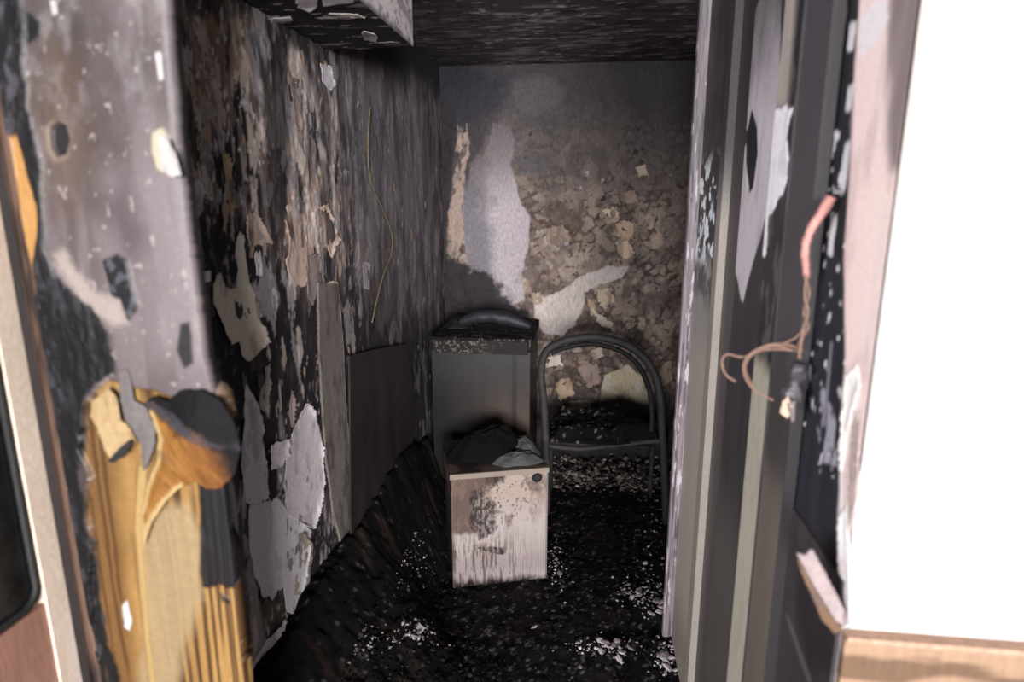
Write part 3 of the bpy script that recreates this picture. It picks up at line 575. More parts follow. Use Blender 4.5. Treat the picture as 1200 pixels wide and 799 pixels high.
bl = po.mask([(124, 308), (138, 298), (150, 305), (156, 330), (160, 360), (152, 372), (142, 350), (132, 345), (128, 325)], 0.006, 30, 0.003, 231); po.paint((30, 29, 33), bl, 0.004); po.paint((110, 110, 120), bl * sstep(0.58, 0.66, fbm(u * 60, v * 60, 232)) * 0.7)
po.paint((206, 196, 172), po.mask([(179, 156), (190, 150), (198, 160), (200, 185), (194, 205), (184, 200), (178, 178)], 0.003, 20, 0.002, 233), 0.003)
for q in ([(182, 62), (188, 62), (191, 92), (187, 94)], [(58, 0), (66, 0), (68, 16), (62, 18)]): po.paint((226, 220, 220), po.mask(q, 0.002, 30, 0.001, 234), 0.001)
po.paint((40, 36, 38), po.mask([(212, 380), (222, 378), (226, 425), (216, 430), (208, 410)], 0.004, 20, 0.003, 235))
ch3 = po.mask([(228, 540), (258, 540), (300, 560), (310, 700), (310, 830), (288, 830), (270, 740), (252, 690), (236, 690), (230, 620)], 0.008, 24, 0.004, 236, 0.4)
po.paint((26, 24, 27), ch3 * po.mask([(200, 520), (320, 520), (320, 672), (290, 700), (262, 690), (248, 706), (200, 660)], 0.03, 60, 0.006, 237), 0.002); po.paint((92, 62, 38), (sstep(0.5, 0.35, v)) * ch3 * sstep(0.5, 0.62, fbm(u * 70, v * 4, 238)) * 0.5)
po.paint((150, 140, 142), po.mask([(186, -30), (192, -30), (212, 200), (236, 420), (232, 430), (206, 240)], 0.001, 9, 0.003, 239) * 0.7)
po.gain = 0.45
po.keep = po.mask([(-40, -200), (192, -200), (194, 0), (206, 150), (223, 300), (238, 420), (254, 480), (285, 799), (300, 1000), (-40, 1000)], 0.0015, 40, 0.0005, 19) > 0.5
PO = link('trim_1', po.mesh('trim_1'), M_PAINT); _s = PO.modifiers.new('thickness', 'SOLIDIFY'); _s.thickness = 0.03; _s.offset = -1; tag(PO, 'blistered left door post with grey paint above and raw yellow wood below', 'door post', kind='structure')
def bulge(f, U, V, d):
    t = (V - V.min()) / (V.max() - V.min())
    return 0.004 + 0.013 * sstep(-0.003, 0.05, d) + 0.012 * sstep(0.45, 0.15, t) * sstep(0.0, 0.5, (U - U.min()) / (U.max() - U.min())) + 0.005 * (fbm(U * 45 + V * 30, V * 14, 248) - 0.5)
def flapcol(f, U, V, d):
    f.col[:] = lin((168, 116, 58)); f.mul(0.45 + 1.1 * fbm(U * 190 + V * 120, V * 16 - U * 25, 241, 3))
    lo = V.min(); t = (V - lo) / (V.max() - lo); s_ = (U - U.min()) / (U.max() - U.min())
    f.paint((112, 60, 36), sstep(0.35, 0.75, s_) * 0.55)
    f.paint((222, 190, 134), sstep(0.012, 0.005, d) * (s_ < 0.45) * 0.9)
    f.paint((22, 21, 24), sstep(0.68, 0.80, t + 0.28 * (s_ - 0.5) + 0.22 * (fbm(U * 40, V * 40, 242) - 0.5)))
    f.paint((22, 21, 24), sstep(0.70, 0.88, s_ + 0.1 * (fbm(U * 30, V * 30, 243) - 0.5)))
    f.paint((74, 72, 80), sstep(0.6, 0.68, fbm(U * 18 + V * 30, V * 12, 244)) * sstep(0.5, 0.7, t) * 0.7)
fp = flake(po, [(172, 470), (186, 462), (200, 468), (215, 455), (240, 453), (262, 466), (278, 492), (286, 525), (280, 552), (262, 570), (245, 572), (232, 562), (212, 572), (196, 590), (182, 612), (172, 640), (168, 600), (176, 565), (186, 540), (190, 512), (182, 490)], (168, 116, 58), PO, 'veneer_flap', res=0.0018, lift=0.004, curl=0.0, warp=0.002, thick=0.002, seed=245, hfun=bulge, cfun=flapcol, m=mat('charred_veneer', rough=0.75, spec=0.12, bump=0.4, bscale=150, stretch=(1, 1, 0.3), vary=0.2)); tag(fp, 'curled scorched veneer flap, orange with a black top')
flake(po, [(140, 436), (150, 430), (156, 446), (158, 468), (172, 476), (184, 500), (184, 520), (174, 548), (168, 552), (166, 520), (150, 500), (142, 470)], (134, 126, 126), PO, 'grey_backing', res=0.0018, lift=0.003, curl=0, warp=0.001, seed=247, stain_amt=0.2)
tp = flake(po, [(112, 468), (132, 452), (142, 462), (146, 488), (158, 500), (164, 515), (152, 528), (134, 536), (124, 522), (118, 500), (110, 486)], (208, 178, 132), PO, 'peeled_veneer', res=0.0018, lift=0.008, curl=0.012, warp=0.003, thick=0.002, seed=249, stain=(150, 90, 50), stain_amt=0.5)
flake(po, [(146, 522), (160, 510), (165, 514), (156, 530), (142, 538), (134, 536)], (52, 46, 48), PO, 'charred_curl', res=0.0018, lift=0.016, curl=0.01, warp=0.001, seed=251)
flake(po, [(193, 160), (204, 164), (214, 182), (220, 205), (208, 208), (196, 200)], (214, 208, 206), PO, res=0.0018, lift=0.006, curl=0.012, warp=0.003, seed=253, stain_amt=0.2)

# ------------------------------------------------------------------ far left: glazed door seen at a slant
D2 = empty('door_2', (-0.9, 0.5, 0)); tag(D2, 'pale framed door with a dark glass pane at the left edge', 'door', kind='structure')
GX = -0.872
def yz(px, py): p = on(0, GX, px, py); return p[1], p[2]
ye = yz(62, 600)[0]; yi = yz(36, 600)[0]; zb = yz(40, 716)[1]
s = Surf((GX, yi, 0.0), (0, 1, 0), (0, 0, 1), ye - yi, 2.1, 0.004, 0.006, (1, 0, 0)); s.gain = 1.25; s.paint((200, 182, 166)); s.mul(0.9 + 0.2 * fbm(s.U * 20, s.V * 8, 260))
s.paint((226, 210, 200), s.mask([(75, 720), (95, 720), (120, 830), (90, 830)], 0.002, 9, 0.01, 261) * 0.6)
rooted(link('door_frame', s.mesh('door_frame', 0.035), M_PAINT, D2))
boxo('glass_pane', (GX - 0.02, GX - 0.014, 0.1, yi, zb, 2.0), mat('sooted_glass', (22, 23, 24), 0.25, 0.6, bump=0.15, bscale=60, vary=0.6, vscale=30), D2, 0)
bm = bmesh.new(); tube(bm, [(GX - 0.008, yi - 0.006, 1.95), (GX - 0.008, yi - 0.006, zb + 0.03), (GX - 0.008, yi - 0.016, zb + 0.012), (GX - 0.008, yi - 0.035, zb + 0.004), (GX - 0.008, 0.1, zb + 0.004)], 0.006, 6)
bm_obj('glazing_seal', bm, mat('black_seal', (30, 30, 30), 0.6, bump=0.4), D2, True, True)
s = Surf((GX - 0.004, 0.1, 0.0), (0, 1, 0), (0, 0, 1), yi - 0.1, zb - 0.003, 0.006, 0.006, (1, 0, 0)); s.paint((150, 112, 98)); s.mul(0.8 + 0.4 * fbm(s.U * 5, s.V * 30, 262))
rooted(link('lower_panel', s.mesh('lower_panel', 0.02), M_WOOD, D2))
s = Surf((GX - 0.02, 0.9, 0), (1, 0, 0), (0, 0, 1), PX0 - GX + 0.06, 2.3, 0.003, 0.006, (0, -1, 0)); u, v = s.U, s.V
s.paint((104, 82, 70)); s.mul(0.75 + 0.5 * fbm(u * 60, v * 4, 264)); s.paint((30, 28, 30), sstep(0.45, 0.6, fbm(u * 20, v * 5, 265) + 0.25 * sstep(1.2, 1.6, v)) * 0.8)
tag(link('trim_5', s.mesh('trim_5', 0.02), M_WOOD), 'scorched brown timber strip between pale door frame and blistered post', 'trim', kind='structure')

# ------------------------------------------------------------------ white scorched cabinet
bx = np.array([-0.527, 2.325]); al = math.radians(17); ex = np.array([math.cos(al), math.sin(al), 0]); ey = np.array([-math.sin(al), math.cos(al), 0]); ez = np.array([0, 0, 1.0])
W, Dp, Hh = 0.405, 0.36, 0.515; BO = np.array([bx[0], bx[1], 0.0])
cab = empty('bedside_cabinet', (bx[0] + 0.17, bx[1] + 0.2, 0.0)); tag(cab, 'small scorched white cabinet standing in the middle of the burnt room', 'cabinet')
s = Surf(BO, ex, ez, W, Hh - 0.022, 0.0022, 0.0022, -ey); u, v = s.U, s.V
s.gain = 0.56; s.paint((196, 182, 180)); s.mul(0.92 + 0.16 * fbm(u * 60, v * 10, 270))
s.paint((188, 166, 148), sstep(0.28, 0.42, v) * 0.6)
s.paint((150, 130, 136), sstep(0.16, 0.1, v) * sstep(0.02, 0.06, v) * 0.35)
brn = s.mask([(520, 540), (600, 540), (592, 560), (560, 575), (553, 600), (557, 622), (520, 628)], 0.02, 22, 0.012, 271)
s.paint((92, 70, 62), brn * 0.9)
s.paint((132, 106, 94), sstep(0.48, 0.62, fbm(u * 26, v * 14, 287)) * s.mask([(520, 540), (650, 540), (640, 580), (600, 640), (560, 650), (520, 660)], 0.03, 14, 0.05, 288) * 0.7)
blot = s.mask([(572, 545), (592, 540), (590, 565), (576, 572), (566, 560)], 0.015, 30, 0.005, 272) + s.mask([(552, 575), (566, 570), (584, 600), (580, 622), (562, 632), (552, 615)], 0.02, 30, 0.006, 273) + s.mask([(560, 642), (592, 640), (590, 650), (575, 648)], 0.01, 40, 0.004, 274) + s.mask([(615, 560), (640, 555), (640, 575), (622, 578)], 0.015, 40, 0.006, 278) * 0.4
speck = sstep(0.42, 0.56, fbm(u * 120, v * 60, 275))
s.paint((52, 40, 38), np.clip(blot, 0, 1) * (0.45 + 0.5 * speck))
drip = sstep(0.5, 0.58, fbm(u * 150, v * 14, 276)); s.paint((84, 66, 60), drip * sstep(0.3, 0.16, v + 0.05 * u) * sstep(0.40, 0.15, u) * 0.75)
s.paint((80, 64, 58), sstep(0.64, 0.70, fbm(u * 110, v * 90, 277)) * s.mask([(560, 545), (630, 545), (630, 600), (560, 640)], 0.03, 14, 0.04, 279) * 0.8)
s.paint((42, 34, 33), sstep(0.055, 0.01, v + 0.05 * (fbm(u * 60, v * 20, 280) - 0.5) + 0.025 * (u / W)))
s.paint((120, 100, 90), sstep(0.012, 0.004, np.minimum(u, W - u)) * 0.6)
s.h += 0.0016 * np.sin(u * 620) * sstep(0.25, 0.15, v)
rooted(link('cabinet_door', s.mesh('cabinet_door', 0.018), M_PAINT, cab))
q = BO + ey * 0.018
s = Surf(q, ey, ez, Dp, Hh - 0.022, 0.005, 0.005, -ex); u, v = s.U, s.V
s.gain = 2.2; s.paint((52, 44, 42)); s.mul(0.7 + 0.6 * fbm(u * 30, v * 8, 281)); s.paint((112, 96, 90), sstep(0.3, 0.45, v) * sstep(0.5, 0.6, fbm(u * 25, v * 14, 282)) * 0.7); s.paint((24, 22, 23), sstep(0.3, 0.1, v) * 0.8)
rooted(link('side_panel', s.mesh('side_panel', 0.018), M_PAINT, cab))
s = Surf(q + ex * W, ey, ez, Dp, Hh - 0.022, 0.01, 0.01, ex); s.paint((80, 70, 68)); s.mul(0.7 + 0.6 * fbm(s.U * 20, s.V * 12, 283)); rooted(link('side_panel', s.mesh('side_panel', 0.018), M_PAINT, cab))
s = Surf(q + ey * Dp + ex * 0.0, ex, ez, W, Hh - 0.022, 0.02, 0.02, ey); s.paint((40, 36, 36)); rooted(link('back_panel', s.mesh('back_panel', 0.01), M_PAINT, cab))
s = Surf(BO - ey * 0.004 - ex * 0.004 + ez * Hh, ex, ey, W + 0.008, Dp + 0.022, 0.004, 0.004, ez); u, v = s.U, s.V
s.gain = 0.7; s.paint((92, 76, 66)); s.mul(0.7 + 0.6 * fbm(u * 10, v * 40, 284)); s.paint((34, 30, 31), sstep(0.42, 0.55, fbm(u * 9, v * 12, 285) + 0.15 * sstep(0.05, 0.2, v)) * 0.9); s.paint((160, 146, 132), sstep(0.012, 0.003, v) * 0.8)
rooted(link('cabinet_top', s.mesh('cabinet_top', 0.022), M_PAINT, cab))
kp = on(1, 2.39, 629, 551)
bm = bmesh.new(); bmesh.ops.create_icosphere(bm, subdivisions=2, radius=0.022, matrix=Matrix.Translation(Vector(BO + ex * 0.358 + ez * 0.475 - ey * 0.004)) @ Matrix.Rotation(al, 4, 'Z') @ Matrix.Diagonal((1, 0.5, 0.95, 1)))
tag(bm_obj('door_knob', bm, M_CHAR, cab, True, True), 'round burnt black knob')

# burnt cloth on top of the cabinet
def lump(name, centre, rx, ry, rz, seed, m, parent=None, rough=0.25, n=40, tw=0.0, power=1.0, cfun=None, rot=0.0):
    a = np.linspace(0, 2 * np.pi, n, endpoint=False); rr = np.linspace(0, 1, n // 2)
    A_, R_ = np.meshgrid(a, rr); x = R_ * np.cos(A_); y = R_ * np.sin(A_)
    edge = 1 + rough * (fbm(np.cos(A_) * 2 + 5, np.sin(A_) * 2 + 5, seed) - 0.5) * 2
    z = np.maximum(0, 1 - R_ ** 2) ** power * (0.65 + 0.7 * fbm(x * 2.2 + 3, y * 2.2 + 3, seed + 1)) + rough * 0.8 * (fbm(x * 6, y * 6, seed + 2) - 0.5) * (1 - R_ ** 3)
    X = x * edge * rx; Y = y * edge * ry
    c_, s_ = math.cos(rot), math.sin(rot)
    co = np.stack([centre[0] + X * c_ - Y * s_, centre[1] + X * s_ + Y * c_, centre[2] + np.maximum(z, -0.02) * rz], -1).reshape(-1, 3)
    N = n; q = []
    for i in range(len(rr) - 1):
        for j in range(N): q.append((i * N + j, (i + 1) * N + j, (i + 1) * N + (j + 1) % N, i * N + (j + 1) % N))
    me = bpy.data.meshes.new(name); me.from_pydata(co.tolist(), [], q + [tuple(range((len(rr) - 1) * N, len(rr) * N))[::-1]]); me.validate(); me.update()
    me.polygons.foreach_set('use_smooth', [True] * len(me.polygons))
    o = link(name, me, m, parent)
    if parent: rooted(o)
    return o
cc = BO + ex * 0.215 + ey * 0.17 + ez * (Hh + 0.001)
cl = empty('burnt_cloth', tuple(cc)); tag(cl, 'black burnt cloth crumpled on top of the white cabinet', 'cloth')
lump('cloth_heap', cc + ex * -0.03 + ey * 0.03, 0.165, 0.12, 0.125, 300, mat('burnt_cloth', (9, 10, 10), 0.95, 0.1, bump=0.7, bscale=90), cl, 0.22, 64, rot=al)
AS = mat('ash_grey_cloth', (66, 66, 67), 0.85, bump=0.5, bscale=90, vary=0.4, vscale=25)
lump('ash_fold', cc + ex * 0.075 - ey * 0.085, 0.115, 0.06, 0.045, 304, AS, cl, 0.3, 40, rot=al + 0.1)
lump('ash_fold', cc + ex * 0.12 + ey * 0.0, 0.075, 0.075, 0.06, 306, AS, cl, 0.3, 40, rot=al - 0.6)

# ------------------------------------------------------------------ dark appliance behind it
fx0, fx1, fy, fz = -0.745, -0.262, 2.93, 0.945
fr = empty('fridge', (-0.5, 3.2, 0)); tag(fr, 'dark smoke stained fridge standing behind the white cabinet', 'fridge')
boxo('fridge_body', (fx0 + 0.005, fx1 - 0.005, fy + 0.045, 3.46, 0.02, fz - 0.03), mat('sooted_enamel_body', (40, 36, 37), 0.5), fr, 0.006)
s = Surf((fx0, fy, 0.05), (1, 0, 0), (0, 0, 1), fx1 - fx0, fz - 0.11, 0.004, 0.004, (0, -1, 0)); u, v = s.U, s.V
s.gain = 0.55; s.paint((52, 45, 43)); s.paint((34, 33, 36), sstep(0.2, 0.05, u)); s.paint((92, 76, 68), sstep(0.2, 0.36, u) * sstep(0.75, 0.5, v) * 0.7); s.mul(0.85 + 0.3 * fbm(u * 40, v * 2, 310))
s.paint((64, 62, 66), sstep(0.55, 0.8, v) * 0.6); s.paint((30, 27, 28), sstep(0.6, 0.7, fbm(u * 25, v * 30, 311)) * sstep(0.5, 0.2, v) * 0.6)
s.paint((30, 27, 28), sstep(0.012, 0.0, u - (fx1 - fx0 - 0.07)) * sstep(-0.012, 0, u - (fx1 - fx0 - 0.08)) * 0.7)
rooted(link('fridge_door', s.mesh('fridge_door', 0.04), mat('sooted_enamel', rough=0.42, bump=0.1, bscale=80, vary=0.1), fr))
s = Surf((fx0 - 0.005, fy - 0.008, fz), (1, 0, 0), (0, 1, 0), fx1 - fx0 + 0.01, 0.53, 0.005, 0.005, (0, 0, 1)); u, v = s.U, s.V
s.paint((30, 28, 30)); s.h += 0.012 * fbm(u * 30, v * 30, 312); s.paint((90, 84, 80), sstep(0.66, 0.72, fbm(u * 90, v * 90, 313)))
rooted(link('fridge_top', s.mesh('fridge_top', 0.03), M_CHIP, fr))
s = Surf((fx0 + 0.01, fy - 0.012, fz - 0.07), (1, 0, 0), (0, 0, 1), fx1 - fx0 - 0.02, 0.065, 0.003, 0.003, (0, -1, 0)); u, v = s.U, s.V
s.paint((44, 40, 41)); s.paint((104, 96, 90), sstep(0.58, 0.66, fbm(u * 110, v * 110, 315)) * sstep(0.32, 0.2, u)); s.paint((90, 80, 70), sstep(0.6, 0.66, fbm(u * 20, v * 120, 316)) * (u > 0.2) * (u < 0.34)); s.h += 0.005 * fbm(u * 60, v * 60, 317)
tag(rooted(link('control_strip', s.mesh('control_strip', 0.04), M_CHIP, fr)), 'flaking pale speckled strip at the fridge top')
# curved burnt lid lying on the fridge
bm = bmesh.new(); P_ = smooth_path([on(1, 3.08, *p) for p in ((538, 378), (556, 372), (580, 371), (602, 376), (622, 383))], 6)
for k, p in enumerate(P_): pass
tube(bm, P_, lambda t: 0.008 + 0.026 * math.sin(math.pi * min(1, max(0, t * 0.92 + 0.04))) ** 0.6, 10, 0.08)
tag(bm_obj('rolled_mat', bm, mat('burnt_rubber', (30, 31, 38), 0.6, 0.4, bump=0.4, bscale=60, vary=0.4, vscale=20), None, True), 'charred bluish roll lying along the top of the dark fridge', 'roll')
tag(lump('ash_clump', (-0.66, 3.2, fz + 0.014), 0.07, 0.1, 0.05, 322, M_CHAR, None, 0.5, 30), 'crumbly black ash clump on the left of the fridge top', 'debris')

# ------------------------------------------------------------------ chair with an arched tubular back
CY = 2.84
def cp(px, py, y=CY): return on(1, y, px, py)
chair = empty('chair', (0.08, CY + 0.2, 0)); tag(chair, 'burnt tubular steel chair with an arched open back beside the fridge', 'chair')
path = [(641, 600), (640, 530), (637, 470), (634, 436), (640, 412), (660, 400), (690, 395), (720, 399), (746, 411), (764, 432), (773, 460), (776, 500), (779, 560), (781, 612)]
bm = bmesh.new(); tube(bm, smooth_path([cp(*p) for p in path], 6), 0.019, 10, 0.05); bm_obj('back_frame', bm, M_TUBE, chair, True, True)
ip = [(646, 414), (664, 407), (690, 403), (716, 407), (738, 418), (753, 436), (762, 462), (764, 490), (763, 505)]
bm = bmesh.new(); tube(bm, smooth_path([cp(*p) for p in ip], 6), 0.012, 8, 0.12); tag(bm_obj('inner_band', bm, M_CHAR, chair, True, True), 'charred inner band of the backrest')
bm = bmesh.new(); tube(bm, smooth_path([cp(*p) for p in ((640, 522), (680, 526), (720, 522), (777, 516))], 5), 0.014, 8, 0.05); bm_obj('cross_bar', bm, M_TUBE, chair, True, True)
xl, xr = cp(640, 525)[0], cp(777, 525)[0]; zs = cp(700, 522)[2]
for x, n_ in ((xl, 1), (xr, 1)):
    bm = bmesh.new(); tube(bm, smooth_path([(x, CY, zs), (x, CY + 0.34, zs), (x + 0.0, CY + 0.40, zs - 0.03), (x, CY + 0.42, zs - 0.1), (x, CY + 0.44, 0.01)], 5), 0.014, 8); bm_obj('front_leg', bm, M_TUBE, chair, True, True)
s = Surf((xl + 0.015, CY - 0.012, zs + 0.012), (1, 0, 0), (0, 1, 0), xr - xl - 0.05, 0.34, 0.006, 0.006, (0, 0, 1)); u, v = s.U, s.V
s.h[:] = 0.004 + 0.075 * fbm(u * 9, v * 9, 330) * sstep(0, 0.05, u) * sstep(0, 0.06, v) + sstep(0, 0.06, v) * 0.035 * np.exp(-((u - 0.36) / 0.12) ** 2) + 0.02 * fbm(u * 40, v * 40, 331)
s.paint((18, 17, 18)); s.paint((110, 104, 100), sstep(0.64, 0.7, fbm(u * 60, v * 60, 332)) * sstep(0.36, 0.2, u) * 0.8)
tag(rooted(link('seat_cushion', s.mesh('seat_cushion', 0.002), M_CHIP, chair)), 'burnt black remains of the seat cushion')

# ------------------------------------------------------------------ dark board leaning on the left wall, thin cable on it
bm = bmesh.new(); ring = [on(0, XL + 0.026, *p) for p in ((410, 417), (440, 409), (476, 403), (488, 470), (480, 560), (412, 636))]
fv = [bm.verts.new(p) for p in ring]; bv = [bm.verts.new((p[0] - 0.006, p[1], p[2])) for p in ring]
bm.faces.new(fv); bm.faces.new(bv[::-1])
for i in range(6): bm.faces.new((fv[i], bv[i], bv[(i + 1) % 6], fv[(i + 1) % 6]))
ob = bm_obj('dark_board', bm, mat('charred_smooth_board', (44, 38, 39), 0.55, bump=0.15, vary=0.4, vscale=9, stretch=(1, 1, 0.3)))
tag(ob, 'smooth dark board leaning against the left wall before the fridge', 'board')
cab_m = mat('bare_cable', (116, 100, 78), 0.6, bump=0.2)
bm = bmesh.new(); tube(bm, smooth_path([on(0, XL + 0.014, *p) for p in ((434, 125), (431, 170), (434, 210), (444, 235), (454, 258), (460, 280), (458, 300), (450, 320), (442, 350), (436, 378))], 5), 0.0028, 6)
tag(bm_obj('hanging_cable', bm, cab_m, None, True), 'thin bare tan cable hanging down the far left wall', 'cable')

# ------------------------------------------------------------------ torn wiring at the right jamb
WY = 1.0
def wp(px, py, dy=0.0): return on(1, WY + dy, px, py)
wire = empty('torn_wiring', tuple(wp(945, 330))); tag(wire, 'torn pinkish cable with bare copper strands hanging at the right jamb', 'cable')
bm = bmesh.new(); tube(bm, smooth_path([wp(*p) for p in ((974, 231), (963, 249), (953, 264), (946, 278), (943, 296), (944, 311), (945, 326))], 5), lambda t: 0.008 - 0.003 * t, 8, 0.15)
tag(bm_obj('cable_sheath', bm, mat('pink_sheath', (140, 98, 92), 0.6, bump=0.6, bscale=80, vary=0.35, vscale=40), wire, True, True), 'melted pinkish sheath')
CW = mat('copper_strand', (104, 80, 68), 0.5, bump=0.3, vary=0.3)
for k, pl in enumerate([[(945, 322), (943, 347), (947, 365), (942, 383), (939, 401), (936, 420)], [(944, 322), (948, 345), (942, 366), (947, 384), (936, 402), (938, 420)],
                        [(940, 409), (917, 403), (895, 406), (877, 417), (871, 431), (877, 449), (890, 461), (906, 469)], [(940, 411), (903, 409), (884, 414), (875, 424), (874, 436), (884, 456)],
                        [(938, 413), (905, 405), (872, 418), (853, 415), (846, 423), (850, 438), (862, 447)], [(942, 385), (932, 396), (918, 402), (905, 405)]]):
    bm = bmesh.new(); tube(bm, smooth_path([wp(x, y, 0.006 * k - 0.01) for x, y in pl], 6), 0.0017, 6); bm_obj('copper_strand', bm, CW, wire, True, True)
sw = empty('switch_remains', tuple(wp(930, 455, 0.02))); tag(sw, 'charred remains of a switch fitting hanging under the torn wiring', 'switch')
bm = bmesh.new(); tube(bm, smooth_path([wp(*p, 0.02) for p in ((938, 426), (934, 440), (930, 455), (925, 470))], 4), lambda t: 0.011 + 0.004 * math.sin(9 * t), 7, 0.25); bm_obj('charred_body', bm, mat('charred_plastic', (62, 58, 62), 0.5, bump=0.8, bscale=60, vary=0.6, vscale=40), sw, False, True)
for pts, c in (([(916, 470), (924, 462), (928, 476), (922, 490), (914, 484)], (150, 128, 112)), ([(922, 472), (932, 468), (930, 492), (926, 497)], (98, 88, 88))):
    s = Surf((0, WY + 0.0, 0), (1, 0, 0), (0, 0, 1), 1, 1, 1, 1, (0, -1, 0)); flake(s, pts, c, sw, 'melted_scrap', res=0.0015, lift=0.0, curl=0.01, warp=0.002, thick=0.002, seed=int(pts[0][0]))
# broken sliver of painted trim at the corner
s = Surf((0, 0.832, 0), (1, 0, 0), (0, 0, 1), 1, 1, 1, 1, (0, -1, 0))
sl = empty('broken_trim', tuple(on(1, 0.832, 965, 700))); tag(sl, 'broken sliver of painted trim jutting at the right jamb corner', 'trim piece')
tag(flake(s, [(932, 644), (941, 650), (950, 640), (962, 664), (978, 694), (992, 722), (1000, 732), (990, 736), (976, 722), (958, 692), (944, 668)], (122, 110, 110), sl, 'painted_face', res=0.0015, lift=0.004, curl=0.004, warp=0.002, thick=0.006, seed=350, stain=(120, 104, 104), stain_amt=0.5), 'flaking off-white painted face')
flake(s, [(932, 646), (944, 668), (958, 692), (976, 722), (990, 738), (978, 744), (964, 728), (946, 690)], (84, 64, 48), sl, 'wood_core', res=0.0015, lift=0.0, curl=0.0, warp=0.002, thick=0.01, seed=352, m=M_WOOD)

# ------------------------------------------------------------------ debris: larger pieces one by one, fine chips as stuff
def floor_pt(px, py):
    p = on(2, 0.0, px, py)
    for _ in range(12):                                          # meet the heap where it is higher than the floor
        uu, vv = p[0] - XL, p[1] - YF - 0.02
        z = float(heap_h(np.array([uu]), np.array([vv]))[0]) if 0 <= uu < 0.45 and 0 < vv < 1.95 else 0.0
        z = max(z, 0.0); p = on(2, 0.5 * (z + p[2]), px, py)
    return p
def chunk_mesh(k):
    r = random.Random(k + 50); bm = bmesh.new(); bmesh.ops.create_icosphere(bm, subdivisions=1, radius=1.0)
    for v_ in bm.verts: v_.co = Vector((v_.co.x * r.uniform(0.7, 1.25), v_.co.y * r.uniform(0.6, 1.1), v_.co.z * r.uniform(0.18, 0.5))) * r.uniform(0.75, 1.25)
    me = bpy.data.meshes.new('plaster_fragment'); bm.to_mesh(me); bm.free(); return me
PLM = [mat('fallen_plaster', (172, 162, 164), 0.85, bump=0.5, bscale=90, vary=0.3, vscale=50), mat('fallen_sooty_plaster', (112, 100, 100), 0.85, bump=0.5, bscale=90, vary=0.4, vscale=50)]
CK = []
for k in range(12):
    me = chunk_mesh(k); me.materials.append(PLM[0 if k < 8 else 1]); CK.append(me)
r = random.Random(21)
def fragments(lab, grp, spots):
    for (px, py, sz) in spots:
        p = floor_pt(px, py); o = bpy.data.objects.new('plaster_fragment', CK[r.randrange(12)]); COL.objects.link(o)
        o.location = (p[0], p[1], p[2] + sz * 0.15); o.rotation_euler = (r.uniform(-0.5, 0.5), r.uniform(-0.5, 0.5), r.uniform(0, 6.28)); o.scale = (sz, sz, sz)
        tag(o, lab, 'plaster', grp)
def spread(n, boxes):
    return [(r.gauss(b[0], b[2]), r.gauss(b[1], b[3]), r.choice((0.007, 0.01, 0.014, 0.018))) for b in boxes for _ in range(n)]
fragments('pale plaster fragment on the black floor beside the foot of the open door', 'plaster fragments by the open door', spread(9, ((785, 772, 8, 10), (768, 700, 8, 8), (745, 695, 9, 5))) + [(778, 768, 0.026), (770, 704, 0.024), (782, 782, 0.024), (760, 640, 0.012), (756, 660, 0.012)])
fragments('pale plaster fragment on the black floor between cabinet and open door', 'plaster fragments before the cabinet', spread(8, ((706, 757, 10, 5), (726, 762, 6, 5))) + [(740, 760, 0.022), (710, 752, 0.022), (680, 782, 0.012), (656, 672, 0.016), (626, 735, 0.014), (652, 655, 0.012)])
fragments('pale plaster fragment on the black debris heap along the left wall', 'plaster fragments on the left heap', spread(7, ((480, 740, 14, 7), (352, 768, 10, 8), (372, 757, 12, 8), (410, 742, 10, 8))) + [(492, 738, 0.02), (350, 776, 0.024), (362, 764, 0.022), (470, 650, 0.012), (486, 625, 0.014), (440, 640, 0.014), (480, 560, 0.014), (476, 548, 0.014)])
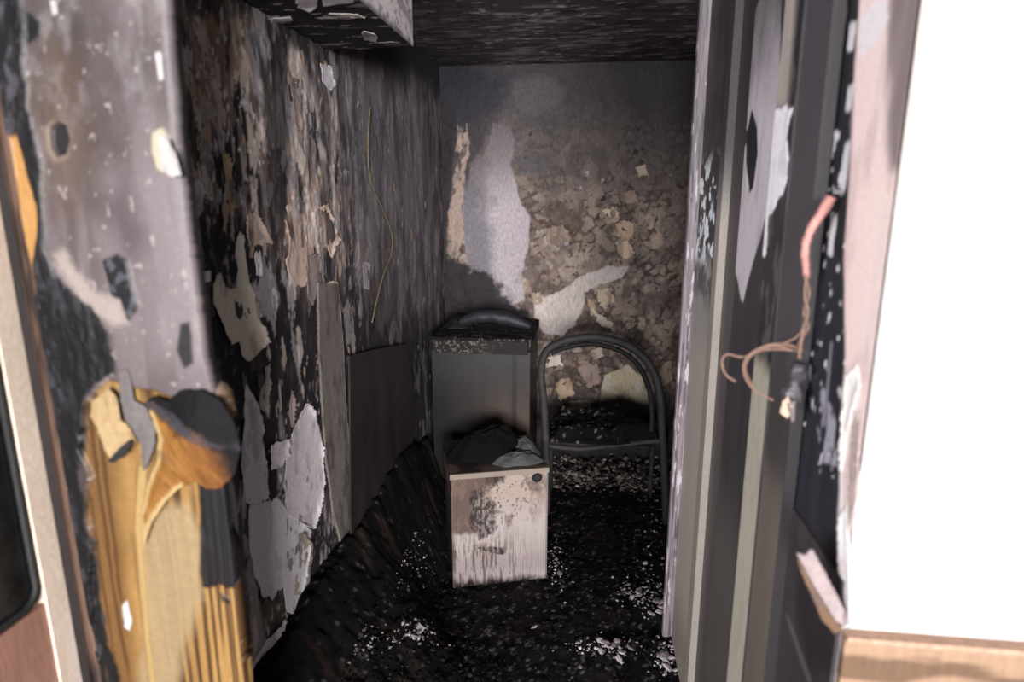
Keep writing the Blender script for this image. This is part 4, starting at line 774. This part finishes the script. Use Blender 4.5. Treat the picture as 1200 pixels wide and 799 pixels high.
def chips(name, n, place, sizes, pal, lab, parent=None):
    co = []; fa = []; cl_ = []; rr_ = random.Random(n)
    for _ in range(n):
        p = place(rr_)
        if p is None: continue
        s_ = rr_.choice(sizes); b = len(co); c = np.array(lin(rr_.choice(pal))) * rr_.uniform(0.6, 1.2); R = Matrix.Rotation(rr_.uniform(0, 6.28), 3, 'Z') @ Matrix.Rotation(rr_.uniform(-0.6, 0.6), 3, 'X')
        for q in ((-1, -0.7, 0), (1, -0.5, 0), (0.7, 0.8, 0), (-0.6, 0.7, 0), (rr_.uniform(-.4, .4), rr_.uniform(-.4, .4), 0.8)):
            q = R @ Vector((q[0] * rr_.uniform(0.6, 1.3), q[1] * rr_.uniform(0.6, 1.3), q[2])) * s_; co.append((p[0] + q.x, p[1] + q.y, p[2] + q.z)); cl_.append((*c, 1))
        fa += [(b, b + 1, b + 4), (b + 1, b + 2, b + 4), (b + 2, b + 3, b + 4), (b + 3, b, b + 4), (b + 3, b + 2, b + 1, b)]
    me = bpy.data.meshes.new(name); me.from_pydata(co, [], fa); me.update(); a = me.color_attributes.new('Col', 'FLOAT_COLOR', 'POINT'); a.data.foreach_set('color', np.array(cl_, np.float32).ravel())
    return tag(link(name, me, M_CHIP, parent), lab, 'debris', kind='stuff')
CLU = [(483, 742, 22, 9), (352, 768, 18, 12), (385, 750, 20, 14), (410, 745, 18, 12), (710, 758, 24, 7), (782, 772, 12, 14), (768, 690, 14, 22), (742, 696, 16, 8), (655, 665, 10, 20), (770, 600, 12, 30), (480, 650, 14, 20), (440, 640, 14, 14), (487, 560, 10, 20)]
def pl_light(q):
    b = q.choice(CLU); px, py = q.gauss(b[0], b[2] * 0.95), q.gauss(b[1], b[3] * 0.95)
    if py < 560 or py > 860 or px > 800: return None
    return floor_pt(px, py)
chips('pale_chips', 1200, pl_light, (0.0025, 0.0035, 0.005, 0.007), ((150, 142, 144), (120, 112, 112), (90, 84, 84), (175, 168, 170)), 'fine pale plaster chips scattered over the black floor')
def pl_dark(q):
    px, py = q.uniform(330, 800), q.uniform(565, 850); return floor_pt(px, py)
chips('charred_chips', 5000, pl_dark, (0.003, 0.004, 0.006, 0.009), ((14, 13, 14), (20, 18, 19), (11, 10, 12), (44, 40, 41), (20, 16, 15)), 'charred black crumbs covering the floor')
def pl_back(q): return (q.uniform(-0.2, 0.62), q.gauss(3.42, 0.05), max(0.0, q.gauss(0.04, 0.05)))
chips('rubble_chips', 1400, pl_back, (0.008, 0.012, 0.018), ((112, 100, 96), (70, 62, 60), (40, 36, 36), (140, 128, 120), (30, 27, 28)), 'broken plaster rubble along the foot of the back wall')
